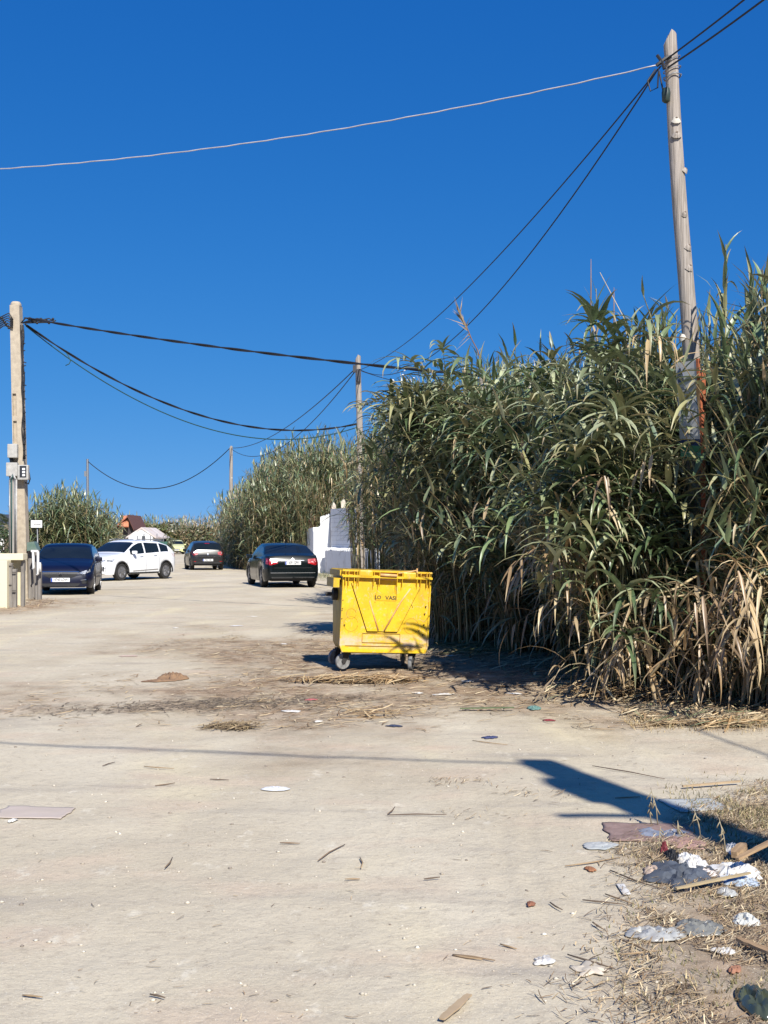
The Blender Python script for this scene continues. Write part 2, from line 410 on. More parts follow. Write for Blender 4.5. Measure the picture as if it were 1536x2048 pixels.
def sprays(lst, segs, across, T, Ls, Ws, dry=.08, gap=.075):
    """arching leafy shoots: (x,y,z,azimuth,elevation,length); leaves in two ranks along each shoot"""
    V = []; Q = []; C = []; n = 0; lq = leaf_quads(segs, across)
    tl = np.repeat(np.linspace(0, 1, segs + 1), across)
    for (x, y, z, az, el, Ln) in lst:
        k = int(Ln / gap); p = np.array([x, y, z]); tone = rng.random(); alld = rng.random() < dry
        base = (DRY if alld else GREENS)[rng.integers(0, 5)] * rng.uniform(.8, 1.3); bend = rng.uniform(.9, 1.9); pts = [p.copy()]
        for i in range(k):
            s_ = i / k; e = el - bend * s_ ** 1.2; d = np.array([math.cos(az) * math.cos(e), math.sin(az) * math.cos(e), math.sin(e)]); p = p + d * gap; pts.append(p.copy())
            if s_ < .15 or p[2] < .25: continue
            sp = (1.25 - .75 * s_) * (1 if i % 2 else -1) + rng.normal(0, .15); kn = 'up' if s_ > .93 and e > .3 else ('arch' if rng.random() < .5 else 'droop')
            if alld and rng.random() < .6: kn = 'hang'
            ctr, off = T[kn][rng.integers(0, len(T[kn]))]
            l = rng.uniform(*Ls) * (1 - .35 * max(0, s_ - .7) / .3) * (.75 + .25 * min(1, s_ * 3)); w = rng.uniform(*Ws) * (.65 if alld else 1)
            a_ = az + sp; cs, sn = math.cos(a_), math.sin(a_); loc = ctr * l + off * w
            wv_ = np.stack([loc[:, 0] * cs - loc[:, 1] * sn, loc[:, 0] * sn + loc[:, 1] * cs, loc[:, 2]], 1) + p; wv_[:, 2] = np.maximum(wv_[:, 2], .02)
            V.append(wv_); Q.append(lq + n); n += len(wv_)
            tip = np.clip((tl - rng.uniform(.55, 1.2)) * 3, 0, 1)[:, None]; C.append(base * rng.uniform(.85, 1.15) * (1 - tip) + np.array([.40, .31, .17]) * tip)
        pts = np.array(pts[::2]); r_ = np.linspace(.010, .003, len(pts)); ring_ = np.array([(1, 0, 0), (-.5, .6, .6), (-.5, -.6, -.6)])
        sv = (pts[:, None, :] + ring_[None] * r_[:, None, None]).reshape(-1, 3); V.append(sv)
        Q.append(np.array([(i * 3 + j, i * 3 + (j + 1) % 3, (i + 1) * 3 + (j + 1) % 3, (i + 1) * 3 + j) for i in range(len(pts) - 1) for j in range(3)]) + n); n += len(sv)
        C.append(np.repeat((np.array([[.24, .24, .11]]) if not alld else np.array([[.42, .32, .18]])), len(sv), 0))
    return np.concatenate(V), np.concatenate(Q), np.concatenate(C)
def face_sprays(n, y0, y1, zlo, zhi, seed, pw=1.6):
    r = random.Random(seed); out = []
    while len(out) < n:
        y = y0 + (y1 - y0) * r.random() ** pw; x = xf(y) + (1.0 if y < 24 else .5) * fbm(y * .75, 3.3, 1.0, 2) + r.uniform(-.1, .5)
        if y < 12: x = r.uniform(3.2, 4.6); 
        if x > .34 * y + .5: continue
        top = near_height(x, y); z = zlo + (top - .85 - zlo) * r.random() ** .8
        if z > zhi: continue
        if y < 14.3 and .205 < x / y < (.312 if z < 2.6 else .322) and z > 1.0: continue
        if 14.6 < y < 20 and z < 1.9 and r.random() < .9: continue       # hollow behind the container
        if y > 23 and z < 2.6: continue
        if fbm(y * 1.1 + 7, z * 1.4, 1.0, 2) < -.05: continue            # clumps and gaps
        face = -1.9 if y < 16.5 or y > 40 else -2.5
        if x / y > .30: face = -1.0
        if y > 19: face = -1.7
        out.append((x, y, z, face + r.gauss(0, .55), R(r.uniform(15, 70)), r.uniform(.9, 1.7) * (1 if y < 20 else .6)))
    return out
pA = join([grow(culA, 5, 3, TA, .21, (.40, .80), (.042, .078), dry_top=.14, dry_low=.9), grow(culA2, 3, 2, TC, .20, (.4, .8), (.045, .08), dry_top=.16, dry_low=.9),
    sprays(face_sprays(500, 10.9, 22, .7, 9, 61), 5, 3, TA, (.38, .72), (.060, .100), .02), sprays([q for q in face_sprays(150, 10.9, 14.6, .3, 2.0, 71) if q[2] < 1.7], 5, 3, TA, (.35, .65), (.045, .08), 1.0, .10)])
v, q, c_ = pA
o = np_mesh('cane_thicket', v, q, c_, leafmat); nA = len(q)
tag(o, 'dense near cane thicket with arching green leaves and dry straw skirts beside the container', 'cane thicket')
culM = region(105, lambda y: (-.78, .9), (27.5, 32), lambda x, y: 3.9 + 1.3 * sstep(-.5, .5, x), .14, 44)
v, q, c_ = join([grow(culM, 4, 2, TB, .11, (.38, .70), (.045, .08), dry_top=.25, dry_low=.3, first=.42), grow(culB, 4, 2, TB, .18, (.38, .76), (.042, .078), dry_top=.26, dry_low=.7), grow(culB2, 4, 2, TB, .15, (.38, .76), (.042, .078), dry_top=.26, dry_low=.2, first=.48),
    sprays(face_sprays(240, 22, 46, 2.4, 9, 62, 1.2), 4, 2, TB, (.38, .68), (.055, .09), .3, .09)])
o = np_mesh('cane_thicket', v, q, c_, leafmat); nB = len(q)
tag(o, 'olive cane thicket behind the yellow container, running back to the white wall', 'cane thicket')
print('near', len(culA), len(culB), nA * 2, nB * 2)
def farx(y):
    return (float(np.interp(y, [58, 61, 64, 70, 75, 90, 115], [-4.0, -6.9, -8.0, -9.2, -10.1, -12.6, -17.5])), float(np.interp(y, [58, 80, 115], [1.5, -2.5, -11])))
def farh(x, y):
    a, _b = farx(y); return (4.1 + 2.5 * sstep(0, 3.4, x - a)) * (1 + .16 * fbm(x, y, .5, 2))
r0 = random.Random(5)
culC = [cc for cc in region(3000, farx, (58.5, 79), farh, .35, 3)]
v, q, c_ = grow(culC, 3, 2, TC, .22, (.45, .9), (.07, .12), dry_top=.14, dry_low=.4)
o = np_mesh('cane_thicket', v, q, c_, leafmat); print('far', len(culC), len(q) * 2)
tag(o, 'tall green cane thicket beyond the white wall, behind the black saloon', 'cane thicket')
culD = region(470, lambda y: (-21.3, -16.2), (69, 74), lambda x, y: 4.4 * max(.15, 1 - ((x + 18.6) / 3.1) ** 2) ** .5 + .5 * fbm(x, y, .8, 2), .45, 9)
v, q, c_ = grow(culD, 3, 2, TC, .20, (.7, 1.25), (.085, .15), dry_top=.03, dry_low=.2)
o = np_mesh('cane_thicket', v, q, c_, leafmat)
tag(o, 'round green cane clump behind the navy and white cars on the left', 'cane thicket')
culE = region(3800, lambda y: (-75, -14), (172, 205), lambda x, y: 4.9 + .7 * fbm(x, y, .12, 3), .5, 12)
v, q, c_ = grow(culE, 3, 2, TC, .55, (1.0, 1.8), (.13, .24), dry_top=.62, dry_low=.5)
o = np_mesh('cane_thicket', v, q, c_, leafmat)
tag(o, 'distant band of brown and green cane closing the end of the road', 'cane thicket')
culF = region(420, lambda y: (-.5, 1.8) if y < 57 else (-4.2, .8), (54.5, 59), lambda x, y: 4.8, .4, 15)
v, q, c_ = grow(culF, 3, 2, TC, .22, (.35, .7), (.04, .075), dry_top=.2, dry_low=.6)
o = np_mesh('cane_thicket', v, q, c_, leafmat)
tag(o, 'cane growing straight behind the stepped white wall', 'cane thicket')

# ---- individual canes that stand at the front of the thicket
stalkmat = mat('cane_stalk', (.33, .29, .14), .5, col2=(.17, .16, .07), scale=9, stretch=(1, 1, .3))
drystalk = mat('dry_cane_stalk', (.55, .45, .26), .6, col2=(.34, .25, .13), scale=9, stretch=(1, 1, .3))
LM = {'g': [], 'd': []}
for kn in ('up', 'arch', 'droop', 'hang'):
    for ctr, off in TA[kn][:6]:
        for tone in ('g', 'd'):
            Lc = ctr * .56; W = off * (.078 if tone == 'g' else .055); w = Lc + W
            me = bpy.data.meshes.new('leaf'); me.from_pydata([tuple(a) for a in w], [], [tuple(int(i) for i in a) for a in leaf_quads(5, 3)])
            bc = (GREENS if tone == 'g' else DRY)[len(LM[tone]) % 5]
            a = me.attributes.new('tint', 'FLOAT_COLOR', 'POINT')
            for i in range(len(w)):
                t = (i // 3) / 5; k = max(0, (t - .75) * 3) if tone == 'g' else 0
                a.data[i].color = tuple(bc[j] * (1 - k) + (.38, .29, .15)[j] * k for j in range(3)) + (1,)
            me.materials.append(leafmat); LM[tone].append((kn, me))
def cane(loc, h, lean, seed, dry=.15, label='', group=None, gap=.2, first=.3, cat='cane', sm=None, kinds=None, name='giant_cane', r=.014):
    rr = random.Random(seed); t = empty(name, loc); tag(t, label, cat, group)
    pos = lambda s: Vector((lean[0] * s * s, lean[1] * s * s, h * (s - .08 * s * s * math.hypot(*lean))))
    mb = MB(); n = 9; mb.tube([pos(i / n) for i in range(n + 1)], [r * (1 - .6 * i / n) for i in range(n + 1)], 6)
    for i in range(1, int(h / .28)):
        s = i * .28 / h
        if s < .95: mb.tube([pos(s) - Vector((0, 0, .006)), pos(s) + Vector((0, 0, .006))], r * (1.12 - .6 * s), 6)
    mb.build('stalk', sm or stalkmat, t, True, 40)
    k = max(2, int(h * (1 - first) / gap)); ph = rr.uniform(0, 6.28)
    for i in range(k):
        s = first + (.985 - first) * i / max(1, k - 1)
        d = rr.random() < (dry + (.5 if s < .45 else 0)); pool = LM['d' if d else 'g']
        want = ('up',) if s > .93 else (kinds or (('hang', 'droop') if d else ('arch', 'droop', 'arch', 'up')))
        wk = rr.choice(want); cand = [m for kn, m in pool if kn == wk]
        lf = bpy.data.objects.new('leaf', rr.choice(cand)); link(lf, t)
        lf.location = pos(s); lf.rotation_euler = (rr.gauss(0, .15), rr.gauss(0, .15), ph + (i % 2) * math.pi + rr.gauss(0, .4))
        q_ = rr.uniform(.7, 1.15) * (.7 if s > .9 else 1); lf.scale = (q_, q_, q_)
    return t
r = random.Random(77)
gA = 'green canes leaning out along the front of the near thicket'
for i in range(46):
    y = r.uniform(11.2, 19.5); x = xf(y) - r.uniform(0, .35)
    if x > .33 * y + .3: continue
    if y < 13.8 and .20 < x / y < .31: continue
    cane((x, y, 0), r.uniform(2.0, 4.1), ((-r.uniform(.2, .9) if x / y < .29 or y > 14 else .1), -r.uniform(.1, .7)), 100 + i, .12, 'green cane with arching strap leaves leaning out from the front of the near thicket', gA)

# ================================================================ POLES AND CABLES
wood = mat('weathered_pole_wood', (.40, .35, .30), .85, col2=(.22, .185, .15), scale=7, stretch=(9, 9, .22), bump=.9, bscale=9, contrast=(.36, .62))
knotm = mat('wood_knot', (.20, .15, .11), .9, col2=(.09, .065, .05), scale=30)
pale = mat('pale_split_wood', (.62, .57, .48), .8, scale=20)
black = mat('black_rubber_cable', (.012, .012, .014), .6, var=.1)
greenc = mat('green_cable', (.02, .07, .06), .6)
greyw = mat('grey_wire', (.52, .50, .50), .5, metal=.2)
steel = mat('dull_galvanised_steel', (.33, .33, .33), .5, metal=.7, scale=20)
rust = mat('rusty_orange_steel', (.42, .12, .045), .85, col2=(.20, .06, .03), scale=18)
concrete = mat('cast_concrete', (.47, .40, .30), .9, col2=(.36, .30, .225), scale=8, bump=.3, bscale=60)

def wood_pole(base, top, r0, r1, label, knots=9, seed=3, group=None, chamfer=True):
    t = empty('utility_pole', base); tag(t, label, 'utility pole', group)
    b0 = Vector((0, 0, -.05)); tp = Vector(top) - Vector(base); rr = random.Random(seed)
    n = 26; ring = 16; mb = MB(); vs = []; fs = []
    for i in range(n + 1):
        s = i / n; c0 = b0.lerp(tp, s); c0 += Vector((.02 * math.sin(s * 9 + seed), .015 * math.cos(s * 7), 0)) * math.sin(math.pi * s)
        for k in range(ring):
            a = 2 * math.pi * k / ring; rad = (r0 + (r1 - r0) * s) * (1 + .05 * noise.noise(Vector((math.cos(a) * 1.3, math.sin(a) * 1.3, s * 11 + seed))))
            vs.append(c0 + Vector((rad * math.cos(a), rad * math.sin(a), (.10 * (1 - abs(math.cos(a))) - .05 + .06 * math.cos(a)) if i == n and chamfer else 0)))
    fs = [(i * ring + k, i * ring + (k + 1) % ring, (i + 1) * ring + (k + 1) % ring, (i + 1) * ring + k) for i in range(n) for k in range(ring)] + [tuple(n * ring + k for k in range(ring))]
    mb.add(vs, fs); mb.build('shaft', wood, t, True, 50)
    for i in range(knots):
        s = rr.uniform(.35, .97); a = R(rr.uniform(200, 340)); rad = r0 + (r1 - r0) * s
        p = b0.lerp(tp, s); d = Vector((math.cos(a), math.sin(a), 0)); kb = MB(); kr = rr.uniform(.5, .8) * .04
        kb.tube([p + d * rad * .75 - Vector((0, 0, .02)), p + d * rad * .98, p + d * (rad * 1.0 + .012) + Vector((0, 0, .012))], [kr * 2.0, kr * 1.4, kr * .7], 7)
        kn = kb.build('knot', pale if i % 4 == 0 else wood, t, True, 60)
        hb = MB(); hb.tube([p + d * (rad + .004), p + d * (rad + .0185) + Vector((0, 0, .012))], [kr * .6, kr * .5], 7); hb.build('knot_core', knotm, kn)
    return t
PR = Vector((3.47, 13.5, 0)); PRT = P(1340, 72, 13.5)      # near right pole base, top
PR = P(1418, 1078, 13.5); PR.z = 0
pr = wood_pole(PR, PRT, .115, .072, 'tall weathered wooden pole standing in the cane on the right, wires knotted at its top', 12, 3)
P2 = P(724, 1078, 38); P2.z = 0; P2T = P(716, 713, 38)
p2 = wood_pole(P2, P2T, .13, .085, 'wooden pole rising between the two cane thickets above the container', 6, 8)
P3 = P(464, 1078, 75); P3.z = 0; P3T = P(462, 893, 75)
p3 = wood_pole(P3, P3T, .14, .10, 'small distant wooden pole half wrapped in leaves at the left end of the far cane', 3, 5)
mb = MB(); P4 = P(176, 1078, 81); P4.z = 0; P4T = P(175, 918, 81)
mb.tube([P4 * 1, P4.lerp(P4T, .5), P4T], [.11, .10, .08], 10); mb.box((P4T.x - .12, P4T.y, P4T.z - 1.0), (.16, .2, .35))
tag(mb.build('utility_pole', steel, None, True, 40), 'thin grey distant pole rising behind the left cane clump', 'utility pole')
# fittings at the top of the near right pole
A = P(1324, 128, 13.5)
def fitting(parent_t, at, pieces, name, m):
    inv = Vector(parent_t.location)
    mb = MB()
    for pts, rad in pieces: mb.tube([Vector(p) - inv for p in pts], rad, 6)
    return mb.build(name, m, parent_t, True, 50)
def ringpts(c0, r_, tilt=0, n=18, wob=.0, seed=0):
    return [Vector(c0) + Vector((r_ * math.cos(2 * math.pi * k / n), r_ * math.sin(2 * math.pi * k / n), tilt * math.cos(2 * math.pi * k / n) + wob * math.sin(5 * k + seed))) for k in range(n + 1)]
ax = lambda z: PR.lerp(PRT, z / PRT.z)
fitting(pr, A, [(ringpts(ax(6.98), .094, .05), .006), (ringpts(ax(6.88), .096, .03), .006), (ringpts(ax(6.80), .097, .02, wob=.01), .008)], 'wire_wrap', steel)
c0 = A - Vector((0.02, .05, 0))
fitting(pr, A, [([c0 + Vector((-.06, -.03, -.05)), c0 + Vector((.03, -.05, .02)), c0 + Vector((.10, -.03, .05))], .022), ([c0 + Vector((-.05, -.02, .07)), c0 + Vector((0, -.05, -.02)), c0 + Vector((.02, -.06, -.10))], .018),
    ([c0 + Vector((-.07, -.03, -.09)), c0 + Vector((-.16, -.03, -.22)), c0 + Vector((-.13, -.04, -.34)), c0 + Vector((-.05, -.04, -.30)), c0 + Vector((-.04, -.04, -.12))], .009),
    ([c0 + Vector((-.03, -.02, -.10)), c0 + Vector((.02, -.02, -.35)), c0 + Vector((.05, -.02, -.45))], .009)], 'cable_knot', black)
mb = MB(); mb.lathe([(.02, -.11), (.045, -.09), (.05, 0), (.04, .05), (.015, .06)], 12, Matrix.Translation(P(1332, 186, 13.42) - PR))
mb.tube([P(1331, 192, 13.42) - PR, P(1334, 206, 13.42) - PR], .014, 6); mb.build('lamp_fitting', mat('dark_green_plastic', (.03, .05, .04), .5), pr, True, 50)

def cable(p0, p1, sag, rad, m, label, twist=False, over=0, n=40, name='overhead_cable', group=None):
    p0 = Vector(p0); p1 = Vector(p1); pts = []
    nn = n * (5 if twist else 1)
    for i in range(nn + 1):
        t = (i / nn) * (1 + over); p = p0.lerp(p1, t) if t <= 1 else p0 + (p1 - p0) * t
        p = p - Vector((0, 0, sag * 4 * t * (1 - t))); pts.append(p)
    mb = MB()
    if twist:
        Ln = (p1 - p0).length; side = (p1 - p0).cross(Vector((0, 0, 1))).normalized()
        for s in range(2):
            mb.tube([p + (side * math.cos(i / nn * Ln * 3.2 + s * math.pi) + Vector((0, 0, 1)) * math.sin(i / nn * Ln * 3.2 + s * math.pi)) * rad * .75 for i, p in enumerate(pts)], rad * .8, 5)
    else: mb.tube(pts, rad, 6)
    o = mb.build(name, m, None, True); tag(o, label, 'cable', group); return o
# left concrete pole at D=30
PL = P(47, 1078, 30); PL.z = 0; PLT = P(32, 608, 30)
# right pole -> left, light grey
B = P(0, 338, 17); d = B - A
pts = [A + Vector((d.x * t, d.y * t, -.811 * t + .711 * t * t)) for t in [i * 1.25 / 60 for i in range(61)]]
mb = MB(); mb.tube([p + Vector((0, 0, .004 * math.sin(i * 2.1))) for i, p in enumerate(pts)], .008, 6)
tag(mb.build('overhead_cable', greyw, None, True), 'thin pale grey wire crossing the sky from the right pole to the left edge', 'cable')
e1 = pts[-1]; wood_pole((e1.x - .1, e1.y, 0), (e1.x - .1, e1.y, e1.z + .3), .11, .08, 'wooden pole outside the frame holding the pale grey wire', 0, 9)
cable(A + Vector((0, .06, 0)), P(716, 741, 38), .56, .009, black, 'upper of the two thin black wires between the right and middle poles')
cable(A + Vector((-.03, .06, -.03)), P(718, 738, 37.9), 1.32, .009, black, 'lower and slacker of the two thin black wires between right and middle poles')
P1 = Vector((5.55, 1.0, 7.1))
cable(A + Vector((.03, -.08, .02)), P1, .30, .010, black, 'upper of the paired dark cables leaving the top right corner', name='overhead_cable')
cable(A + Vector((.05, -.08, -.07)), P1 - Vector((0, 0, .15)), .36, .011, black, 'lower of the paired dark cables leaving the top right corner')
wood_pole((5.6, .95, 0), (5.6, .95, 7.4), .12, .08, 'wooden pole beside the photographer that holds the paired dark cables', 0, 10)
cable(P(50, 636, 29.9), P(962, 752, 22), .10, .021, black, 'thick twisted black cable from the concrete pole over the middle pole into the cane', twist=True)
wood_pole((1.80, 22.02, 0), (1.80, 22.02, 4.65), .08, .06, 'short wooden post hidden in the cane that carries the thick twisted cable', 0, 12)
cable(P(50, 648, 29.9), P(713, 848, 37.9), 1.08, .021, black, 'thick twisted black cable sagging from the concrete pole to the middle pole', twist=True)
cable(P(52, 652, 29.9), P(713, 855, 37.9), 1.32, .015, greenc, 'thin green cable sagging just under the twisted one to the middle pole')
cable(P(710, 738, 38), P(463, 896, 75), .66, .017, black, 'thin wire from the middle pole down to the small distant wooden pole')
cable(P(710, 743, 38), P(463, 898, 75), 1.35, .015, black, 'lower slack wire from the middle pole to the small distant wooden pole')
cable(P(460, 896, 75), P(175, 922, 81), 2.2, .028, black, 'slack far wire looping between the distant wooden pole and the thin grey pole')
cable(P(720, 741, 38), P(960, 790, 24), .1, .010, black, 'thin wire running right from the middle pole into the cane')
mb = MB(); inv = P2
mb.box((P2T.x - P2.x - .10, -.04, P(716, 738, 38).z), (.12, .14, .22)); mb.box((P2T.x - P2.x + .02, -.12, P(716, 752, 38).z), (.13, .10, .4))
mb.build('bracket', mat('dark_steel', (.05, .05, .055), .6), p2)
# dangling scrap of wire below cable
mb = MB(); q0 = P(133, 706, 30.5)
mb.tube([q0, P(137, 712, 30.5), P(141, 722, 30.5), P(138, 728, 30.5), P(131, 731, 30.5)], .012, 5)
tag(mb.build('wire_scrap', greenc, None, True), 'short curled scrap of wire hanging under the sagging cable near the concrete pole', 'wire')

# concrete pole with recessed openings
t = empty('utility_pole', PL); tag(t, 'pale concrete pole with recessed slots and meter boxes at the left edge', 'utility pole')
lean = (PLT.x - PL.x) / PLT.z; H = PLT.z
Sh = Matrix(((1, 0, lean, 0), (0, 1, 0, 0), (0, 0, 1, 0), (0, 0, 0, 1)))
mb = MB(); w0, w1 = .30, .235
def wz(z): return w0 + (w1 - w0) * z / H
zs = [0, .6]
slots = [(k * .92 + 1.15, k * .92 + 1.15 + .62) for k in range(5)]
def col(x0f, x1f, za, zb, y0=-.14, y1=.14):
    a, bb = wz(za), wz(zb)
    mb.add([(x0f * a, y0, za), (x1f * a, y0, za), (x1f * a, y1, za), (x0f * a, y1, za), (x0f * bb, y0, zb), (x1f * bb, y0, zb), (x1f * bb, y1, zb), (x0f * bb, y1, zb)],
        [(3, 2, 1, 0), (4, 5, 6, 7), (0, 1, 5, 4), (1, 2, 6, 5), (2, 3, 7, 6), (3, 0, 4, 7)], Sh)
col(-.5, -.40, .0, H - .05); col(-.05, .5, 0, H - .05)
col(-.40, -.05, 0, .02 + slots[0][0] * 0 + 3.30)
sl = [(3.30, 3.9), (4.0, 4.62), (4.74, 5.30)]
prev = 3.9
for a, bb in [(3.30, 3.86), (3.98, 4.54), (4.66, 5.22)]:
    col(-.40, -.05, a, bb, -.085, .14)      # recessed web
    col(-.40, -.05, bb, bb + .12)
col(-.40, -.05, 5.34, H - .05)
mb.lathe([(wz(H) * .56, H - .05), (wz(H) * .56, H), (wz(H) * .42, H + .05), (.02, H + .06)], 16, Sh @ Matrix.Diagonal((1, 1, 1, 1)))
mb.build('shaft', concrete, t)
def LP(px, py, dd=-.2): return P(px, py, 30 + dd) - PL
rr = random.Random(4); mb = MB()
for s, (x0, x1) in enumerate(((46, 49), (44, 46), (43, 50))):
    pts = [LP(x0 + (x1 - x0) * k / 22 + 2.2 * math.sin(k * .9 + s * 2) * .8, 650 + k * 12.2, -.18) for k in range(23)]
    mb.tube(pts, .016, 5)
for k in range(16):
    y = 690 + k * 15 + rr.uniform(-5, 5); mb.tube([LP(47, y), LP(50 + rr.uniform(0, 3), y + rr.uniform(-3, 3))], .014, 5)
mb.build('down_cable', black, t, True)
mb = MB()
for k in range(7):      # tangle left and right of head
    x = 50 + k * 8; y = 640 + (k % 3) * 4 - 3
    mb.tube([LP(42 + k * 2, 646), LP(x, y), LP(x + 10, y + rr.uniform(-2, 5)), LP(min(x + 22, 112), 641)], .016, 5)
    mb.lathe([(.01, -.03), (.03, -.02), (.03, .02), (.01, .03)], 7, Matrix.Translation(LP(x + 8, y + 1)))
for k in range(6):
    mb.tube([LP(26, 640 + k * 3), LP(18 - k, 626 + k * 5), LP(6, 632 + k * 4), LP(-12, 640 + 5 * k)], .016, 5)
    mb.lathe([(.01, -.03), (.035, -.02), (.035, .02), (.01, .03)], 7, Matrix.Translation(LP(3 + 3 * k, 636 + 4 * k)))
mb.build('cable_tangle', black, t, True)
boxm = mat('pale_grey_plastic', (.47, .45, .41), .5, scale=10)
mb = MB(); c0 = LP(26, 902, -.25); mb.rbox(c0, (.24, .16, .34), .02); mb.build('meter_box', boxm, t)
mb = MB(); c0 = LP(25, 939, -.25); mb.rbox(c0, (.28, .16, .34), .02); mb.build('meter_box', boxm, t)
mb = MB(); c0 = LP(47, 945, -.3); mb.rbox(c0, (.27, .14, .37), .02); bx = mb.build('meter_box', boxm, t)
mb = MB(); mb.box(c0 + Vector((0.01, -.072, .02)), (.16, .02, .28)); mb.build('fuse_window', mat('dark_glass_box', (.03, .03, .035), .3), bx)
mb = MB()
for k in range(3): mb.box(c0 + Vector((.03, -.085, .08 - k * .075)), (.07, .02, .05))
mb.build('fuse', mat('white_ceramic', (.8, .8, .78), .4), bx)
mb = MB(); mb.tube([LP(52, 930), LP(58, 945), LP(60, 958), LP(57, 968), LP(50, 965)], .018, 6); mb.build('cable_loop', black, t, True)
mb = MB(); mb.tube([LP(22, 915), LP(24, 925)], .05, 6); mb.build('cable_bundle', black, t, True)
mb = MB(); mb.tube([LP(22, 950), LP(26, 965)], .06, 6)
mb.build('cable_bundle', black, t, True)
# second post with conduits
post = empty('conduit_post', P(27, 1078, 29.6).xy.to_3d()); tag(post, 'grey post carrying metal conduits left of the concrete pole', 'post')
def PP(px, py, D=29.6): return P(px, py, D) - Vector(post.location)
mb = MB(); mb.box((0, 0, PP(27, 958).z / 2 + .8 - .8), (.13, .12, PP(27, 958).z)); mb.build('post', mat('weathered_grey_board', (.36, .34, .31), .8, scale=6, stretch=(4, 4, .4)), post)
for x, m in ((19, steel), (23, greenc), (30, steel), (33, boxm)):
    mb = MB(); mb.tube([PP(x, 960, 29.45), PP(x, 1110, 29.45)], .018, 6); mb.tube([PP(x, 960, 29.45), PP(26, 948, 29.5)], .016, 6); mb.build('conduit', m, post, True)

# pole whose shadow falls into the picture (stands out of frame beside the camera)
S0 = Vector((3.76, 1.05, 0)); t = empty('utility_pole', S0); tag(t, 'thick concrete pole beside the photographer whose shadow falls at right', 'utility pole')
mb = MB(); mb.box((0, 0, 3.6), (.36, .32, 7.2), taper=.68); mb.build('shaft', concrete, t)
mb = MB(); mb.box((-.42, 0, 5.62), (.50, .05, .05)); mb.box((-.2, 0, 5.8), (.04, .04, .4)); mb.build('cross_arm', steel, t)
mb = MB(); mb.rbox((-.17, 0, 6.3), (.22, .2, .6), .05); mb.build('junction_box', boxm, t)
cable((3.75, 1.05, 7.1), (-13, 5.6, 7.2), .30, .017, black, 'cable passing over the photographer whose shadow crosses the road', n=50)

# ================================================================ YELLOW CONTAINER
def scratch_yellow():
    m, nt, b = nodes_mat('worn_yellow_plastic'); L = nt.links
    tc = N(nt, 'ShaderNodeTexCoord'); ob = tc.outputs['Object']
    def nz(s, d=5.0, r=.6, st=None, dist=0.0):
        n = N(nt, 'ShaderNodeTexNoise', i_Scale=s, i_Detail=d, i_Roughness=r, i_Distortion=dist)
        if st:
            mp = N(nt, 'ShaderNodeMapping'); mp.inputs['Scale'].default_value = st; L.new(ob, mp.inputs[0]); L.new(mp.outputs[0], n.inputs[0])
        else: L.new(ob, n.inputs[0])
        return n.outputs[0]
    def ramp(src, p0, p1, inv=False):
        r = N(nt, 'ShaderNodeMapRange'); L.new(src, r.inputs[0]); r.inputs[1].default_value = p0; r.inputs[2].default_value = p1
        return r.outputs[0]
    def mix(f, a, bb):
        x = N(nt, 'ShaderNodeMix', data_type='RGBA'); L.new(f, x.inputs[0])
        for k, q in ((6, a), (7, bb)):
            if isinstance(q, tuple): x.inputs[k].default_value = q
            else: L.new(q, x.inputs[k])
        return x.outputs[2]
    def mul(a, bb):
        x = N(nt, 'ShaderNodeMath', operation='MULTIPLY'); L.new(a, x.inputs[0])
        if isinstance(bb, float): x.inputs[1].default_value = bb
        else: L.new(bb, x.inputs[1])
        return x.outputs[0]
    c = mix(ramp(nz(3, 4), .35, .65), (.66, .40, .006, 1), (.74, .49, .010, 1))
    c = mix(mul(ramp(nz(7, 6, .7), .55, .75), .4), c, (.58, .32, .02, 1))
    c = mix(mul(ramp(nz(13, 5, .7, None, 1.5), .56, .62), .6), c, (.66, .46, .20, 1))           # pale scuffs
    # thin scratches: narrow band of distorted noise
    n = nz(5, 3, .5, (1, 1, 1), 2.0); a = N(nt, 'ShaderNodeMath', operation='SUBTRACT'); L.new(n, a.inputs[0]); a.inputs[1].default_value = .5
    ab = N(nt, 'ShaderNodeMath', operation='ABSOLUTE'); L.new(a.outputs[0], ab.inputs[0])
    c = mix(mul(mul(ramp(ab.outputs[0], .006, .0), ramp(nz(2.5), .48, .60)), .6), c, (.20, .12, .03, 1))
    # worn chalky band low on the front (wear, fixed to the thing)
    sp = N(nt, 'ShaderNodeSeparateXYZ'); L.new(ob, sp.inputs[0])
    band = mul(ramp(sp.outputs[2], .46, .39), ramp(sp.outputs[2], .25, .31))
    c = mix(mul(band, ramp(nz(6, 5, .65, (1, 1, 2.5)), .38, .58)), c, (.62, .46, .30, 1))
    # shade put into the colour behind the front shell, mixed with dirt streaks
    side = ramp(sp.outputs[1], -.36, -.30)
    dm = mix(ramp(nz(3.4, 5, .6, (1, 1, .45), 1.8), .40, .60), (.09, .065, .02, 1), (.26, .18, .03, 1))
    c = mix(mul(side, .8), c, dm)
    c = mix(mul(ramp(nz(4.2, 7, .75, (1.6, 1.6, .5), .6), .50, .68), .42), c, (.30, .19, .05, 1))
    c = mix(mul(ramp(nz(38, 4, .7), .60, .70), .55), c, (.22, .14, .04, 1))
    L.new(c, b.inputs['Base Color']); b.inputs['Roughness'].default_value = .5
    bp = N(nt, 'ShaderNodeBump', i_Strength=.25, i_Distance=.01); L.new(nz(9, 5), bp.inputs['Height']); L.new(bp.outputs[0], b.inputs['Normal'])
    return m
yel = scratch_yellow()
pink = mat('faded_orange_plastic', (.74, .46, .22), .6, col2=(.66, .34, .10), scale=14)
darkrub = mat('dark_caster_plastic', (.03, .027, .025), .7)
YAW = R(12.0)
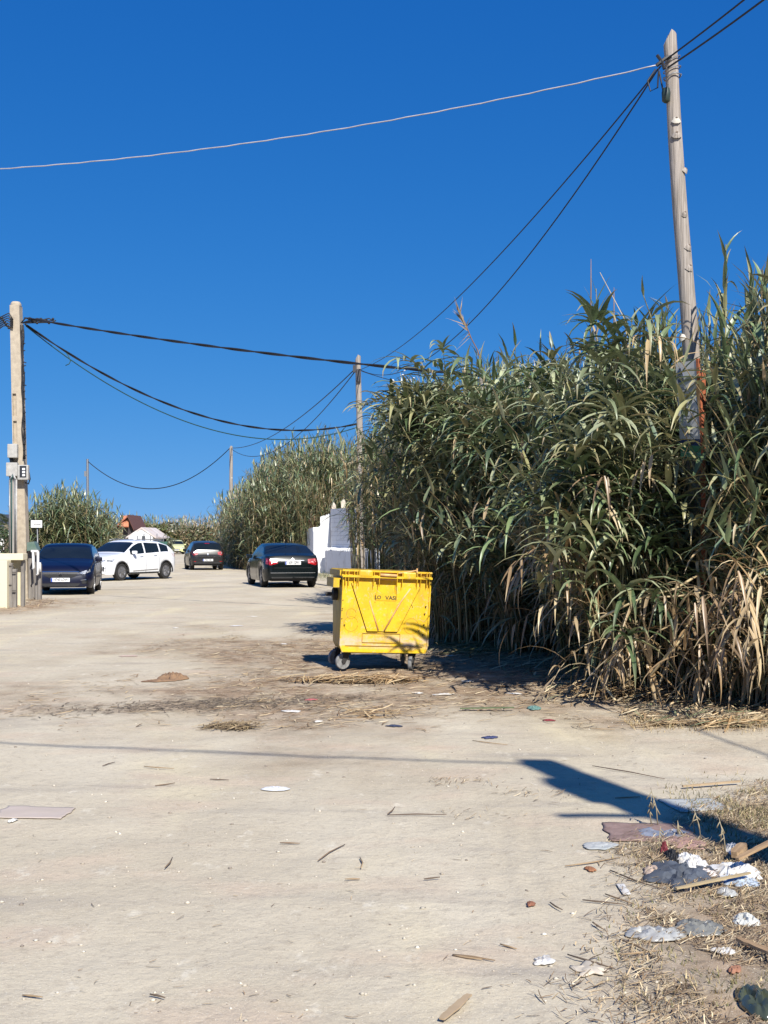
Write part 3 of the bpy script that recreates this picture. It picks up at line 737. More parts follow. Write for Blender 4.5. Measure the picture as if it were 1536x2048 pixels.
cont = empty('waste_container', (-.10, 14.95, .0), 0); cont.scale = (.955, 1, 1); cont.rotation_euler = (R(0), R(2.2), YAW)
tag(cont, 'scuffed bright yellow wheeled waste container without its lid, standing on the dirt', 'waste container')
W2, D2, ZB, ZT = .565, .40, .235, 1.215
# tub: open box with wall thickness, tapering down
def ring(hx, hy, z, n=5, rc=.07):
    pts = []
    for cx, cy, a0 in ((hx - rc, hy - rc, 0), (-hx + rc, hy - rc, 90), (-hx + rc, -hy + rc, 180), (hx - rc, -hy + rc, 270)):
        for k in range(n): a = R(a0 + 90 * k / (n - 1)); pts.append((cx + rc * math.cos(a), cy + rc * math.sin(a), z))
    return pts
def loft(rings, cap0=True, cap1=True):
    mb = MB(); n = len(rings[0]); vs = [p for r_ in rings for p in r_]
    fs = [(i * n + k, i * n + (k + 1) % n, (i + 1) * n + (k + 1) % n, (i + 1) * n + k) for i in range(len(rings) - 1) for k in range(n)]
    if cap0: fs.append(tuple(range(n)))
    if cap1: fs.append(tuple((len(rings) - 1) * n + k for k in range(n)))
    return mb.add(vs, fs)
tub = loft([ring(.50, .33, ZB), ring(.53, .365, ZB + .06), ring(.545, .375, .7), ring(.555, .385, 1.0), ring(.555, .385, 1.18), ring(.535, .365, 1.18), ring(.50, .33, .35), ring(.48, .31, .32)])
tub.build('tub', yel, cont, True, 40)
rim = MB()
def barx(x0, x1, y0, y1, z0, z1, mbx): mbx.box(((x0 + x1) / 2, (y0 + y1) / 2, (z0 + z1) / 2), (x1 - x0, y1 - y0, z1 - z0))
barx(-.575, .575, .385, .425, 1.13, 1.20, rim); barx(-.59, -.556, -.37, .384, 1.14, 1.205, rim); barx(.556, .59, -.37, .384, 1.14, 1.205, rim)
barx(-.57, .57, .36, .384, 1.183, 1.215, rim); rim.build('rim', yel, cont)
# front shell: outlined plate with cut window, bevelled lower corners
FY = -.42                                                    # front plane y
sh = MB()
def u(px): return (px - 325) * .001118 - .565
def vz(py): return ZB + (1082 - py) * .001118
# shell = pieces round the recess window
outer = [(-.565, ZB + .07), (-.53, ZB), (.53, ZB), (.565, ZB + .07), (.575, ZT - .02), (-.545, ZT)]
wx0, wx1, wzb, wzt = u(710), u(955), vz(530), vz(318)
for poly in ([(-.565, ZB + .07), (-.53, ZB), (wx0, ZB), (wx0, 1.13), (-.55, 1.13)],
             [(wx1, ZB), (.53, ZB), (.565, ZB + .07), (.565, 1.13), (wx1, 1.13)],
             [(wx0, ZB), (wx1, ZB), (wx1, wzb), (wx0, wzb)], [(wx0, wzt), (wx1, wzt), (wx1, 1.13), (wx0, 1.13)]):
    sh.prism(poly, FY, FY + .05)
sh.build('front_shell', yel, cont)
mb = MB(); mb.box(((wx0 + wx1) / 2, FY + .046, (wzb + wzt) / 2), (wx1 - wx0 - .004, .008, wzt - wzb - .004)); mb.build('recess_panel', mat('dirty_mustard_plastic', (.58, .37, .03), .6, col2=(.42, .28, .05), scale=9), cont)
mb = MB(); mb.box(((wx0 + wx1) / 2, FY + .006, vz(492)), (wx1 - wx0 - .012, .02, .085)); mb.build('name_strip', yel, cont)
inkm = mat('worn_black_print', (.03, .025, .02), .7, col2=(.10, .07, .02), scale=40)
Mf = Matrix.Translation((0, FY - .0055, 0)) @ Matrix.Rotation(R(90), 4, 'X')
text_part('lettering', 'LO', .060, Matrix.Translation((u(738), FY - .006, vz(497))) @ Matrix.Rotation(R(90), 4, 'X'), inkm, cont, 1.1)
text_part('lettering', 'VASI', .066, Matrix.Translation((u(890), FY - .006, vz(500))) @ Matrix.Rotation(R(90), 4, 'X'), inkm, cont, 1.1)
# frame flange round the front
fl = MB(); fl.prism([(-.575, ZB + .07), (-.54, ZB - .012), (-.525, ZB + .004), (-.556, ZB + .078)], FY - .018, FY + .04)
fl.prism([(-.54, ZB - .012), (.54, ZB - .012), (.525, ZB + .004), (-.525, ZB + .004)], FY - .018, FY + .04)
fl.prism([(.54, ZB - .012), (.575, ZB + .07), (.556, ZB + .078), (.525, ZB + .004)], FY - .018, FY + .04)
fl.prism([(-.575, ZB + .07), (-.556, ZB + .078), (-.545, 1.12), (-.562, 1.12)], FY - .018, FY + .04)
fl.prism([(.575, ZB + .07), (.584, 1.12), (.567, 1.12), (.556, ZB + .078)], FY - .018, FY + .04)
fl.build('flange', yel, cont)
# top lip: two rails with ribs between, handle, saddles
lip = MB(); barx(-.572, .590, FY - .055, FY - .036, 1.125, 1.152, lip); barx(-.572, .590, FY - .036, FY + .035, 1.125, 1.137, lip)
barx(-.572, .590, FY - .03, FY + .035, 1.195, 1.215, lip); barx(-.572, .590, FY + .012, FY + .034, 1.138, 1.194, lip)
lip.build('top_lip', yel, cont)
for px in (350, 385, 450, 480, 500, 675, 740, 945, 1005, 1178, 1220, 1290, 1322):
    mb = MB(); x = u(px); mb.prism([(0, 1.205), (0, 1.02 if px in (450, 480, 675, 1005, 1178, 1220) else 1.08), (.004, 1.02), (.008, 1.205)], FY - .05, FY - .002, Matrix.Translation((x, 0, 0))); mb.build('rib', yel, cont)
for a, bb in ((502, 672), (1008, 1175)):
    mb = MB(); xa, xb = u(a), u(bb); mb.rbox(((xa + xb) / 2, FY - .028, 1.175 if a < 600 else 1.165), (xb - xa - .012, .062, .085), .018); mb.build('lid_saddle', yel, cont)
mb = MB(); xa, xb = u(748), u(940); mb.tube([(xa, FY - .06, 1.165), (xb, FY - .06, 1.160)], .018, 10); mb.build('handle', pink, cont, True)
mb = MB(); mb.tube([(u(960), FY - .04, 1.19), (u(1100), FY - .045, 1.215), (u(1172), FY - .05, 1.235)], .007, 6); mb.box((u(1172), FY - .05, 1.232), (.014, .02, .05)); mb.build('lid_hook', pink, cont)
mb = MB(); mb.rbox(((wx0 + wx1) / 2, FY - .012, vz(292)), (wx1 - wx0 + .02, .03, .028), .008); mb.build('window_lip', pink, cont)
# raised V panel (outer trapezoid) split round the window, with worn inner ridges
vp = MB()
Vl = [(u(430), vz(350)), (u(625), vz(862)), (u(750), vz(862)), (u(640), vz(540)), (u(545), vz(350))]
Vr = [(u(1120), vz(370)), (u(985), vz(560)), (u(830), vz(862)), (u(975), vz(862)), (u(1225), vz(370))]
Vm = [(u(750), vz(862)), (u(830), vz(862)), (u(985), vz(560)), (u(640), vz(560)), (u(645), vz(575))]
vp.prism(Vl, FY - .024, FY + .002); vp.prism(Vr, FY - .024, FY + .002); vp.prism([(u(750), vz(862)), (u(830), vz(862)), (u(985), vz(558)), (u(648), vz(558))], FY - .014, FY + .002)
vp.build('raised_v_panel', yel, cont)
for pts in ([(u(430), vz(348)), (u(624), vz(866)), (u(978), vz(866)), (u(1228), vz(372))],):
    mb = MB(); mb.tube([(x, FY - .004, z) for x, z in pts], .0055, 5); mb.build('panel_seam', mat('dark_seam', (.16, .09, .015), .9), cont)  # dark line along the left, bottom and right edges of the V panel
for pts in ([(u(640), vz(535)), (u(752), vz(850))], [(u(826), vz(850)), (u(1000), vz(540)), (u(1112), vz(390))]):
    mb = MB(); mb.tube([(x, FY - .024, z) for x, z in pts], .011, 6); mb.build('ridge', pink, cont, True)
mb = MB()
for z in (vz(885), vz(985)): mb.box(((u(575) + u(1012)) / 2, FY - .003, z), (u(1012) - u(575), .012, .007))
for x in (u(575), u(1012)): mb.box((x, FY - .003, vz(935)), (.006, .012, .105))
mb.box((0, FY - .004, vz(1022)), (1.0, .012, .006)); mb.build('lower_panel_edge', mat('grimy_yellow', (.45, .27, .03), .7), cont)
# moulded circles low left / right and grimy marks
grime = mat('dark_grime', (.10, .065, .02), .9)
for cx, cy, rr_ in ((440, 790, 80), (1140, 800, 85), (440, 680, 55)):
    mb = MB(); mb.tube([(u(cx) + rr_ * .001118 * math.cos(a), FY - .0005, vz(cy) + rr_ * .001118 * math.sin(a)) for a in [R(10 + 340 * k / 26) for k in range(27)]], .0022, 4); mb.build('moulded_ring', mat('worn_ring_yellow', (.42, .24, .02), .7), cont)
rr = random.Random(3); mb = MB()
for px, py in ((335, 535), (333, 625), (330, 645), (1290, 660), (1300, 580), (1285, 780), (1275, 890), (365, 800), (1228, 845), (330, 735)):
    mb.prism([(u(px) - .009, vz(py) + .004), (u(px) + .012, vz(py) + .006), (u(px), vz(py) - .014)], FY - .0195, FY + .001)
mb.build('nick', grime, cont)
mb = MB()
def scrib(pts): mb.tube([(u(a), FY - .0008, vz(bb)) for a, bb in pts], .0032, 4)
scrib([(535, 400), (560, 395), (575, 410)]); scrib([(545, 400), (550, 430)]); scrib([(560, 480), (575, 462)]); scrib([(520, 545), (560, 538), (620, 546)])
scrib([(820, 560), (822, 590)]); scrib([(1080, 560), (1140, 572), (1150, 600)]); scrib([(470, 310), (500, 380), (520, 420)])
for px, py in ((708, 550), (930, 562), (820, 556), (1030, 640), (1025, 570)): mb.box((u(px), FY - .001, vz(py)), (.008, .004, .01))
mb.build('scratch_marks', grime, cont)
# left side: hollow end bracket and trunnion
mb = MB(); mb.box((-.62, -.10, 1.10), (.09, .50, .016)); mb.box((-.656, -.10, 1.045), (.018, .50, .10)); mb.box((-.62, -.345, 1.045), (.06, .014, .10)); mb.box((-.62, .145, 1.045), (.06, .014, .10)); mb.build('side_bracket', yel, cont)
mb = MB(); M = Matrix.Translation((-.60, -.02, .90)) @ Matrix.Rotation(R(-90), 4, 'Y')
mb.lathe([(.075, -.05), (.075, .015), (.04, .02), (.024, .025), (.024, .10), (.018, .105)], 16, M); mb.build('trunnion', darkrub, cont, True, 40)
mb = MB(); M = Matrix.Translation((.57, -.02, .90)) @ Matrix.Rotation(R(90), 4, 'Y')
mb.lathe([(.075, -.04), (.075, .01), (.024, .02), (.024, .07)], 16, M); mb.build('trunnion', darkrub, cont, True, 40)
mb = MB(); mb.box((0, 0, ZB - .018), (.92, .58, .034)); mb.build('base_plate', darkrub, cont)
greytyre = mat('grey_caster_rubber', (.25, .25, .24), .75, col2=(.13, .13, .125), scale=20)
def caster(x, y, yaw):
    M = Matrix.Translation((x, y, 0)) @ Matrix.Rotation(R(yaw), 4, 'Z')
    mb = MB(); mb.lathe([(.045, .198), (.05, .218)], 14, M)
    for s in (-1, 1): mb.prism([(-.035, .2), (.055, .2), (.075, .10), (.06, .07), (.03, .08)], s * .034 - .004, s * .034 + .004, M)
    mb.box((.01, 0, .192), (.10, .085, .02), M); fk = mb.build('caster', darkrub, cont)
    Mw = M @ Matrix.Translation((.055, 0, .098)) @ Matrix.Rotation(R(90), 4, 'X')
    w = MB(); w.lathe([(.066, -.022), (.088, -.024), (.095, -.016), (.095, .016), (.088, .024), (.066, .022)], 24, Mw); w.build('wheel', greytyre, fk, True, 50)
    h = MB(); h.lathe([(.062, -.018), (.03, -.012), (.02, -.028), (.02, .028), (.03, .012), (.062, .018)], 20, Mw); h.build('hub', darkrub, fk, True, 50)
caster(-.45, -.30, 200 - 10); caster(.40, -.30, 245); caster(-.46, .26, 205); caster(.42, .26, 255)

# ================================================================ SIGN ON RUSTY POST
sg = empty('notice_board', P(1402, 1078, 12.2).xy.to_3d()); tag(sg, 'tall narrow grey notice board with blue and green foot, half hidden by cane leaves', 'sign')
o0 = Vector(sg.location)
mb = MB(); mb.box((.03, .03, 1.66), (.04, .04, 3.32)); mb.build('post', rust, sg)
a0, a1 = P(1351, 727, 12.3) - o0, P(1396, 719, 12.07) - o0; b0_, b1_ = P(1362, 918, 12.3) - o0, P(1407, 921, 12.07) - o0
def quadpanel(t0, t1, s0, s1, off, th, name, m, parent):
    bil = lambda s, t: (a0.lerp(a1, s)).lerp(b0_.lerp(b1_, s), t)
    nrm = (a1 - a0).cross(b0_ - a0).normalized(); nrm = nrm if nrm.y < 0 else -nrm
    c4 = [bil(s0, t0), bil(s1, t0), bil(s1, t1), bil(s0, t1)]
    vs = [p + nrm * off for p in c4] + [p + nrm * (off - th) for p in c4]
    mb = MB(); mb.add(vs, [(0, 1, 2, 3), (7, 6, 5, 4), (0, 4, 5, 1), (1, 5, 6, 2), (2, 6, 7, 3), (3, 7, 4, 0)]); return mb.build(name, m, parent)
quadpanel(0, 1, 0, 1, 0, .02, 'panel', mat('grey_sign_enamel', (.48, .49, .50), .5), sg)
blue = mat('navy_print', (.012, .035, .13), .5); ink = mat('dark_sign_print', (.06, .08, .11), .6)
quadpanel(.79, .855, 0, 1, .003, .002, 'blue_band', blue, sg)
quadpanel(.855, .925, 0, 1, .003, .002, 'green_band', mat('green_print', (.06, .25, .12), .5), sg); quadpanel(.93, .998, 0, 1, .003, .002, 'green_band', mat('pale_green_print', (.12, .33, .20), .5), sg)
quadpanel(-.01, 1.0, .93, 1.03, .008, .03, 'edge_strip', rust, sg)
for a, bb, s0, s1 in ((.165, .178, .07, .33), (.20, .206, .07, .33), (.26, .266, .15, .36), (.275, .281, .15, .45), (.30, .306, .15, .40), (.55, .556, .2, .5), (.58, .586, .2, .6), (.70, .706, .35, .6), (.73, .736, .35, .55), (.74, .746, .35, .6), (.755, .76, .35, .5)):
    quadpanel(a, bb, s0, s1, .003, .002, 'print_line', ink, sg)
quadpanel(.168, .20, .07, .33, .002, .001, 'print_block', blue, sg)
bil = lambda s, t: (a0.lerp(a1, s)).lerp(b0_.lerp(b1_, s), t) + Vector((-.003, -.006, 0))
mb = MB(); mb.tube([bil(.08, .15), bil(.16, .06), bil(.24, .06), bil(.34, .15)], .006, 5); mb.tube([bil(.14, .12), bil(.28, .12)], .005, 5); mb.build('emblem', blue, sg)

# ================================================================ CARS
rubber = mat('tyre_rubber', (.022, .021, .02), .85, scale=20); glassm = mat('dark_car_glass', (.010, .014, .015), .08, spec=.5, scale=2)
alloy = mat('grey_alloy', (.35, .35, .36), .35, metal=.8); blackpl = mat('black_trim_plastic', (.018, .018, .019), .55)
chrome = mat('chrome', (.75, .75, .76), .12, metal=1, var=.03); lampm = mat('clear_lamp', (.62, .64, .66), .12, spec=.8, col2=(.16, .17, .18), scale=25, metal=.3, contrast=(.45, .55))
redl = mat('red_tail_lamp', (.48, .012, .018), .15, spec=.7, col2=(.25, .006, .01), scale=20, coat=.5); whitep = mat('plate_white', (.78, .78, .76), .4, var=.02)
eublue = mat('plate_blue', (.02, .07, .42), .4); inkp = mat('plate_ink', (.04, .04, .05), .5, var=.02); pinkl = mat('pale_pink_lamp', (.85, .5, .5), .2)
def smooth_interp(x, xp, zp, k=.06):
    o = np.array(x); s = 0
    for d_ in (-1, -.5, 0, .5, 1): s = s + np.interp(o + d_ * k, xp, zp)
    return s / 5
def car(spec, label, group):
    S = spec; Lh = S['L'] / 2; Wd = S['W'] / 2; paint = S['paint']
    t = empty('parked_car'); tag(t, label, 'car', group)
    tx, tz = zip(*S['top']); bx, bz = zip(*S['belt'])
    e = np.array([0, .012, .03, .06, .10, .15])
    X = np.concatenate([-Lh + e, np.arange(-Lh + .19, Lh - .17, .042), (Lh - e)[::-1]])
    fa, ra = S['axle_f'], S['axle_f'] - S['wb']; wr_ = S['wheel_r']
    rows = 13; verts = []; gl = []
    beltmax = max(bz)
    for x in X:
        de = Lh - abs(x); endf = min(1, de / .55); w = Wd * (1 - .16 * (1 - endf) ** 2.2 - .05 * max(0, 1 - de / .07) ** 2)
        zt = float(smooth_interp(x, tx, tz)); zb = min(float(smooth_interp(x, bx, bz)), zt - .015)
        zt -= .04 * max(0, 1 - de / .06) ** 2
        z0 = S['sill'] + .05 * max(0, 1 - de / .15) + (.06 if x < 0 else 0) * max(0, 1 - de / .4)
        for a in (fa, ra):
            dx = abs(x - a); ar = wr_ + .055
            if dx < ar: z0 = max(z0, wr_ + math.sqrt(ar * ar - dx * dx) * .97)
        g = max(0, min(1, (zt - zb) / (S['H'] - zb)))
        wr = w * .955 * (1 - g) + (w - .21) * g
        hz = zb - z0; sec = [(w * .95, z0), (w * .99, z0 + .22 * hz), (w, z0 + .5 * hz), (w * .99, z0 + .80 * hz), (w * .955, zb)]
        rail = zt - .055 * g - .012
        for k in (.06, .36, .68, .94):
            sec.append((w * .945 * (1 - k) + wr * k + .015 * math.sin(k * math.pi) * g, zb + (rail - zb) * k + .003))
        sec += [(wr - .02 - .03 * g, zt - .012 - .012 * g), (wr * .75, zt + .004), (wr * .4, zt + .014), (0, zt + .018)]
        verts.append(sec); gl.append(g)
    nst = len(X); V = []; 
    full = 2 * rows - 1
    for x, sec in zip(X, verts):
        V += [(x, y, z) for y, z in sec] + [(x, -y, z) for y, z in reversed(sec[:-1])]
    parts = {'body': [], 'windscreen': [], 'rear_window': []}; sides = {}
    for i in range(nst - 1):
        xc = (X[i] + X[i + 1]) / 2; g = (gl[i] + gl[i + 1]) / 2
        for k in range(full - 1):
            f = (i * full + k, i * full + k + 1, (i + 1) * full + k + 1, (i + 1) * full + k)
            kk = k if k < rows - 1 else full - 2 - k
            key = 'body'
            if 5 <= kk <= 7 and g > .30:
                for wi, (xa, xb) in enumerate(S['side_windows']):
                    if xa < xc < xb: key = 'side_window_%d_%d' % (wi, k < rows - 1)
            elif kk >= 9 or (kk == 8 and False):
                if S['ws'][0] < xc < S['ws'][1]: key = 'windscreen'
                elif S['rw'][0] < xc < S['rw'][1]: key = 'rear_window'
            parts.setdefault(key, []).append(f)
    parts['body'].append(tuple(range(full))[::-1]); parts['body'].append(tuple((nst - 1) * full + k for k in range(full)))
    bvh = BVHTree.FromPolygons([Vector(v) for v in V], [f for fs in parts.values() for f in fs])
    for key, fs in parts.items():
        if not fs: continue
        used = sorted({i for f in fs for i in f}); mp = {a: b_ for b_, a in enumerate(used)}
        mb = MB(); mb.add([V[i] for i in used], [tuple(mp[i] for i in f) for f in fs])
        nm = 'side_window' if key.startswith('side') else key
        mb.build(nm, paint if key == 'body' else glassm, t, True, 38)
    body = [c for c in t.children if c.name.startswith('body')][0]
    def hit(p, d_):
        p = Vector(p); d_ = Vector(d_)
        for q in range(14):
            loc, nrm, ii, ds = bvh.ray_cast(p - d_ * 6, d_)
            if loc: return loc, nrm
            p = Vector((p.x * (.975 if abs(d_.x) < .5 else 1), p.y * (.975 if abs(d_.x) > .5 else 1), p.z + (.55 - p.z) * .03))
        return p - d_ * .5, -d_
    def patch(name, outline, view, m, off=.008, parent=t):
        # outline in (lateral, z): view 'f','r' -> lateral is y; 'l','s' -> lateral is x
        d_ = {'f': Vector((-1, 0, 0)), 'r': Vector((1, 0, 0)), 'l': Vector((0, -1, 0)), 's': Vector((0, 1, 0))}[view]
        bm = bmesh.new(); bv = [bm.verts.new((a, z, 0)) for a, z in outline]
        for tr in tessellate_polygon([[Vector((a, z, 0)) for a, z in outline]]):
            try: bm.faces.new([bv[q] for q in tr])
            except ValueError: pass
        for _p in range(4):
            le = [e for e in bm.edges if e.calc_length() > .09]
            if not le: break
            bmesh.ops.subdivide_edges(bm, edges=le, cuts=1); bmesh.ops.triangulate(bm, faces=bm.faces[:])
        ext = bmesh.ops.extrude_face_region(bm, geom=bm.faces[:])
        low = {v for v in ext['geom'] if isinstance(v, bmesh.types.BMVert)}
        for v in bm.verts:
            p = (0, v.co.x, v.co.y) if view in 'fr' else (v.co.x, 0, v.co.y); loc, nr = hit(p, d_)
            v.co = loc + (d_ * .02 if v in low else -d_ * off)
        bm.verts.index_update(); mb = MB(); mb.add([v.co[:] for v in bm.verts], [[v.index for v in f.verts] for f in bm.faces]); bm.free()
        return mb.build(name, m, parent)
    # wheels
    for ax_ in (fa, ra):
        for s in (-1, 1):
            M = Matrix.Translation((ax_, s * (Wd - .125), wr_)) @ Matrix.Rotation(R(-90 * s), 4, 'X')
            w = MB(); w.lathe([(.2, -.10), (wr_ - .02, -.105), (wr_, -.08), (wr_, .08), (wr_ - .02, .105), (wr_ * .70, .108), (wr_ * .68, .08)], 28, M); wo_ = w.build('wheel', rubber, t, True, 40)
            h = MB(); h.lathe([(wr_ * .68, .085), (wr_ * .66, .104), (wr_ * .62, .104), (wr_ * .60, .06)], 24, M)
            for q in range(S.get('spokes', 5)):
                M2 = M @ Matrix.Rotation(2 * math.pi * q / S.get('spokes', 5), 4, 'Z'); h.box((wr_ * .33, 0, .095), (wr_ * .60, .05, .02), M2)
            h.lathe([(.05, .07), (.05, .108), (.02, .11)], 12, M); h.build('rim', alloy, wo_)
            dsk = MB(); dsk.lathe([(wr_ * .60, .03), (wr_ * .60, .05)], 20, M); dsk.build('brake_disc', blackpl, wo_)
    ub = MB(); ub.box(((fa + ra) / 2, 0, S['sill'] + .17), (S['L'] * .94, S['W'] - .50, .30)); ub.box(((fa + ra) / 2, 0, S['sill'] + .12), (S['wb'] - 2 * wr_ - .2, S['W'] - .12, .2)); ub.box((0, 0, .62), (S['L'] * .8, S['W'] - .34, .22)); ub.build('underbody', blackpl, t)
    # mirrors
    for s in (-1, 1):
        mb = MB(); mx_, mz = S['mirror']; mb.rbox((mx_, s * (Wd + .06), mz), (.12, .20, .13), .035); mo = mb.build('mirror', S.get('mirror_mat', paint), t, True, 40)
        mb = MB(); mb.box((mx_ - .062, s * (Wd + .06), mz), (.004, .15, .09)); mb.build('mirror_glass', glassm, mo)
    for nm, ol, view, m in S['patches']:
        patch(nm, ol, view, m)
        if S.get('mirror_' + nm, nm in ('headlight', 'tail_light', 'fog_light', 'door_handle', 'reflector', 'drl')):
            if view in 'fr': patch(nm, [(-a, z) for a, z in reversed(ol)], view, m)
            else: patch(nm, ol, 's' if view == 'l' else 'l', m)
    # door seams on both sides
    for x in S['seams']:
        for v_ in 'ls': patch('door_seam', [(x - .006, S['sill'] + .08), (x + .006, S['sill'] + .08), (x + .006, S['seam_top']), (x - .006, S['seam_top'])], v_, blackpl, .003)
    # plate
    for view in S['plates']:
        zc = S['plates'][view]; d_ = Vector((-1, 0, 0)) if view == 'f' else Vector((1, 0, 0)); loc, _n = hit((0, 0, zc), d_)
        sgn = 1 if view == 'f' else -1; x0 = loc.x + sgn * .012
        mb = MB(); mb.box((x0, 0, zc), (.016, .52, .11)); po = mb.build('number_plate', whitep, t)
        mb = MB(); mb.box((x0 + sgn * .0085, -sgn * .237 * 1, zc), (.003, .04, .106)); mb.build('plate_band', eublue, po)
        Mt = Matrix.Translation((x0 + sgn * .0095, sgn * .02, zc)) @ (Matrix.Rotation(R(90 * sgn), 4, 'Z')) @ Matrix.Rotation(R(90), 4, 'X')
        text_part('plate_number', S['reg'], .105, Mt, inkp, po, .78)
    for fn in S.get('extra', []): fn(t, hit)
    return t
def place_car(t, wheel, heading, spec, axle, side):
    """wheel: ground xy of a wheel; heading unit vector of car forward; axle 'f'/'r'; side +1 left"""
    h = Vector(heading).normalized(); left = Vector((-h.y, h.x)); a = spec['axle_f'] if axle == 'f' else spec['axle_f'] - spec['wb']
    c_ = Vector(wheel) - h * a - left * side * (spec['W'] / 2 - .06)
    t.location = (c_.x, c_.y, 0); t.rotation_euler = (0, 0, math.atan2(h.y, h.x))
navy = mat('navy_car_paint', (.003, .0045, .020), .4, coat=.3, var=.05, spec=.35); whitec = mat('white_car_paint', (.78, .79, .80), .3, coat=.8, var=.01)
greyc = mat('charcoal_car_paint', (.026, .025, .025), .18, coat=0, var=.05, spec=.3); blackc = mat('black_green_car_paint', (.006, .009, .010), .15, coat=0, var=.05, spec=.3)
yelc = mat('pale_yellow_car_paint', (.62, .62, .28), .35, coat=.6, var=.02)
def wipers(t, hit): pass
# --- navy hatchback (front towards camera)
s1 = dict(L=4.25, W=1.80, H=1.46, wb=2.62, axle_f=1.30, wheel_r=.325, sill=.20, paint=navy, spokes=5, mirror=(.62, 1.0), mirror_mat=navy,
    top=[(-2.125, .80), (-2.08, 1.0), (-1.95, 1.08), (-1.62, 1.36), (-1.2, 1.44), (-.3, 1.46), (.15, 1.42), (.45, 1.30), (1.05, 1.00), (1.5, .93), (1.9, .82), (2.06, .72), (2.125, .60)],
    belt=[(-2.1, .92), (-1.2, .98), (0, .94), (.9, .92), (1.5, .84), (2.1, .58)], ws=(.30, 1.02), rw=(-1.95, -1.55), side_windows=[(-1.35, -.75), (-.68, .08), (.14, .72)],
    seams=[-.72, .10, .95], seam_top=.93, plates={'f': .44}, reg='4745 LDW',
    patches=[('grille', [(-.50, .66), (.50, .66), (.42, .545), (.30, .50), (-.30, .50), (-.42, .545)], 'f', blackpl), ('lower_intake', [(-.55, .34), (.55, .34), (.48, .24), (-.48, .24)], 'f', blackpl),
        ('headlight', [(.50, .64), (.80, .74), (.82, .66), (.62, .59)], 'f', lampm), ('fog_light', [(.58, .40), (.78, .42), (.76, .33), (.60, .33)], 'f', blackpl),
        ('drl', [(.56, .435), (.76, .455), (.76, .44), (.56, .42)], 'f', chrome), ('door_handle', [(-.62, .88), (-.45, .88), (-.45, .85), (-.62, .85)], 'l', chrome), ('door_handle', [(.18, .87), (.35, .87), (.35, .84), (.18, .84)], 'l', chrome),
        ('grille_frame', [(-.52, .68), (.52, .68), (.51, .66), (-.51, .66)], 'f', chrome), ('emblem', [(-.035, .60), (-.05, .55), (-.02, .52), (0, .54), (.02, .52), (.05, .57), (.02, .61)], 'f', chrome),
        ('intake_trim', [(-.45, .235), (.45, .235), (.45, .22), (-.45, .22)], 'f', chrome)])
def sunshade(t, hit):
    mb = MB(); mb.box((.44, .42, 1.30), (.02, .50, .05)); mb.build('sticker', whitep, t)
def dash(t, hit):
    pass
t1 = car(s1, 'navy blue hatchback facing the camera beside the concrete pole', 'cars parked along the dirt road')
place_car(t1, (G(190, 1187.6)[0] - .05, 35.0), (.163, -.987), s1, 'f', 1)
# --- white crossover
s2 = dict(L=4.36, W=1.81, H=1.555, wb=2.70, axle_f=1.28, wheel_r=.335, sill=.24, paint=whitec, spokes=5, mirror=(.62, 1.08), mirror_mat=whitec,
    top=[(-2.18, .85), (-2.13, 1.10), (-2.02, 1.16), (-1.66, 1.38), (-1.2, 1.505), (-.2, 1.555), (.15, 1.53), (.45, 1.42), (1.08, 1.06), (1.5, 1.00), (1.95, .90), (2.12, .78), (2.18, .62)],
    belt=[(-2.18, 1.02), (-1.5, 1.08), (-.4, 1.02), (.9, .96), (1.5, .90), (2.18, .60)], ws=(.32, 1.04), rw=(-1.98, -1.58), side_windows=[(-1.60, -1.10), (-1.03, -.20), (-.12, .74)],
    seams=[-.98, -.15, .95], seam_top=.99, plates={'f': .50, 'r': .80}, reg='2183 LGK',
    patches=[('headlight', [(.42, .74), (.84, .86), (.86, .77), (.60, .70)], 'f', lampm), ('fog_light', [(.56, .52), (.80, .56), (.80, .36), (.56, .40)], 'f', blackpl), ('grille', [(-.38, .78), (.38, .78), (.38, .73), (-.38, .73)], 'f', blackpl),
        ('lower_intake', [(-.5, .40), (.5, .40), (.5, .27), (-.5, .27)], 'f', blackpl), ('tail_light', [(.52, 1.02), (.86, 1.02), (.86, .88), (.6, .90)], 'r', redl),
        ('headlight', [(1.62, .84), (2.0, .80), (2.02, .72), (1.80, .73)], 'l', lampm),
        ('door_handle', [(-.84, .955), (-.64, .95), (-.64, .92), (-.84, .925)], 'l', chrome), ('door_handle', [(.0, .925), (.2, .92), (.2, .89), (.0, .895)], 'l', chrome),
        ('side_moulding', [(-.9, .42), (.62, .375), (.62, .345), (-.9, .385)], 'l', steel), ('sill_trim', [(-.98, .31), (.86, .31), (.86, .245), (-.98, .245)], 'l', blackpl)])
def arches(t, hit):
    for ax_ in (s2['axle_f'], s2['axle_f'] - s2['wb']):
        for s in (-1, 1):
            mb = MB(); mb.tube([(ax_ + .40 * math.cos(a), s * (s2['W'] / 2 - .012), .335 + .395 * math.sin(a)) for a in [R(-8 + 196 * k / 18) for k in range(19)]], .028, 6); mb.build('wheel_arch_trim', blackpl, t, True)
    for s in (-1, 1):
        mb = MB(); mb.tube([(-1.5, s * .66, 1.50), (-1.2, s * .66, 1.575), (0, s * .66, 1.595), (.2, s * .66, 1.56)], .018, 6); mb.build('roof_rail', steel, t, True)
s2['extra'] = [arches]
t2 = car(s2, 'white crossover with black sill trim parked behind the navy hatchback', 'cars parked along the dirt road')
place_car(t2, (G(242, 1161.5)[0], 46.0), (-1.26, -2.39), s2, 'f', 1)
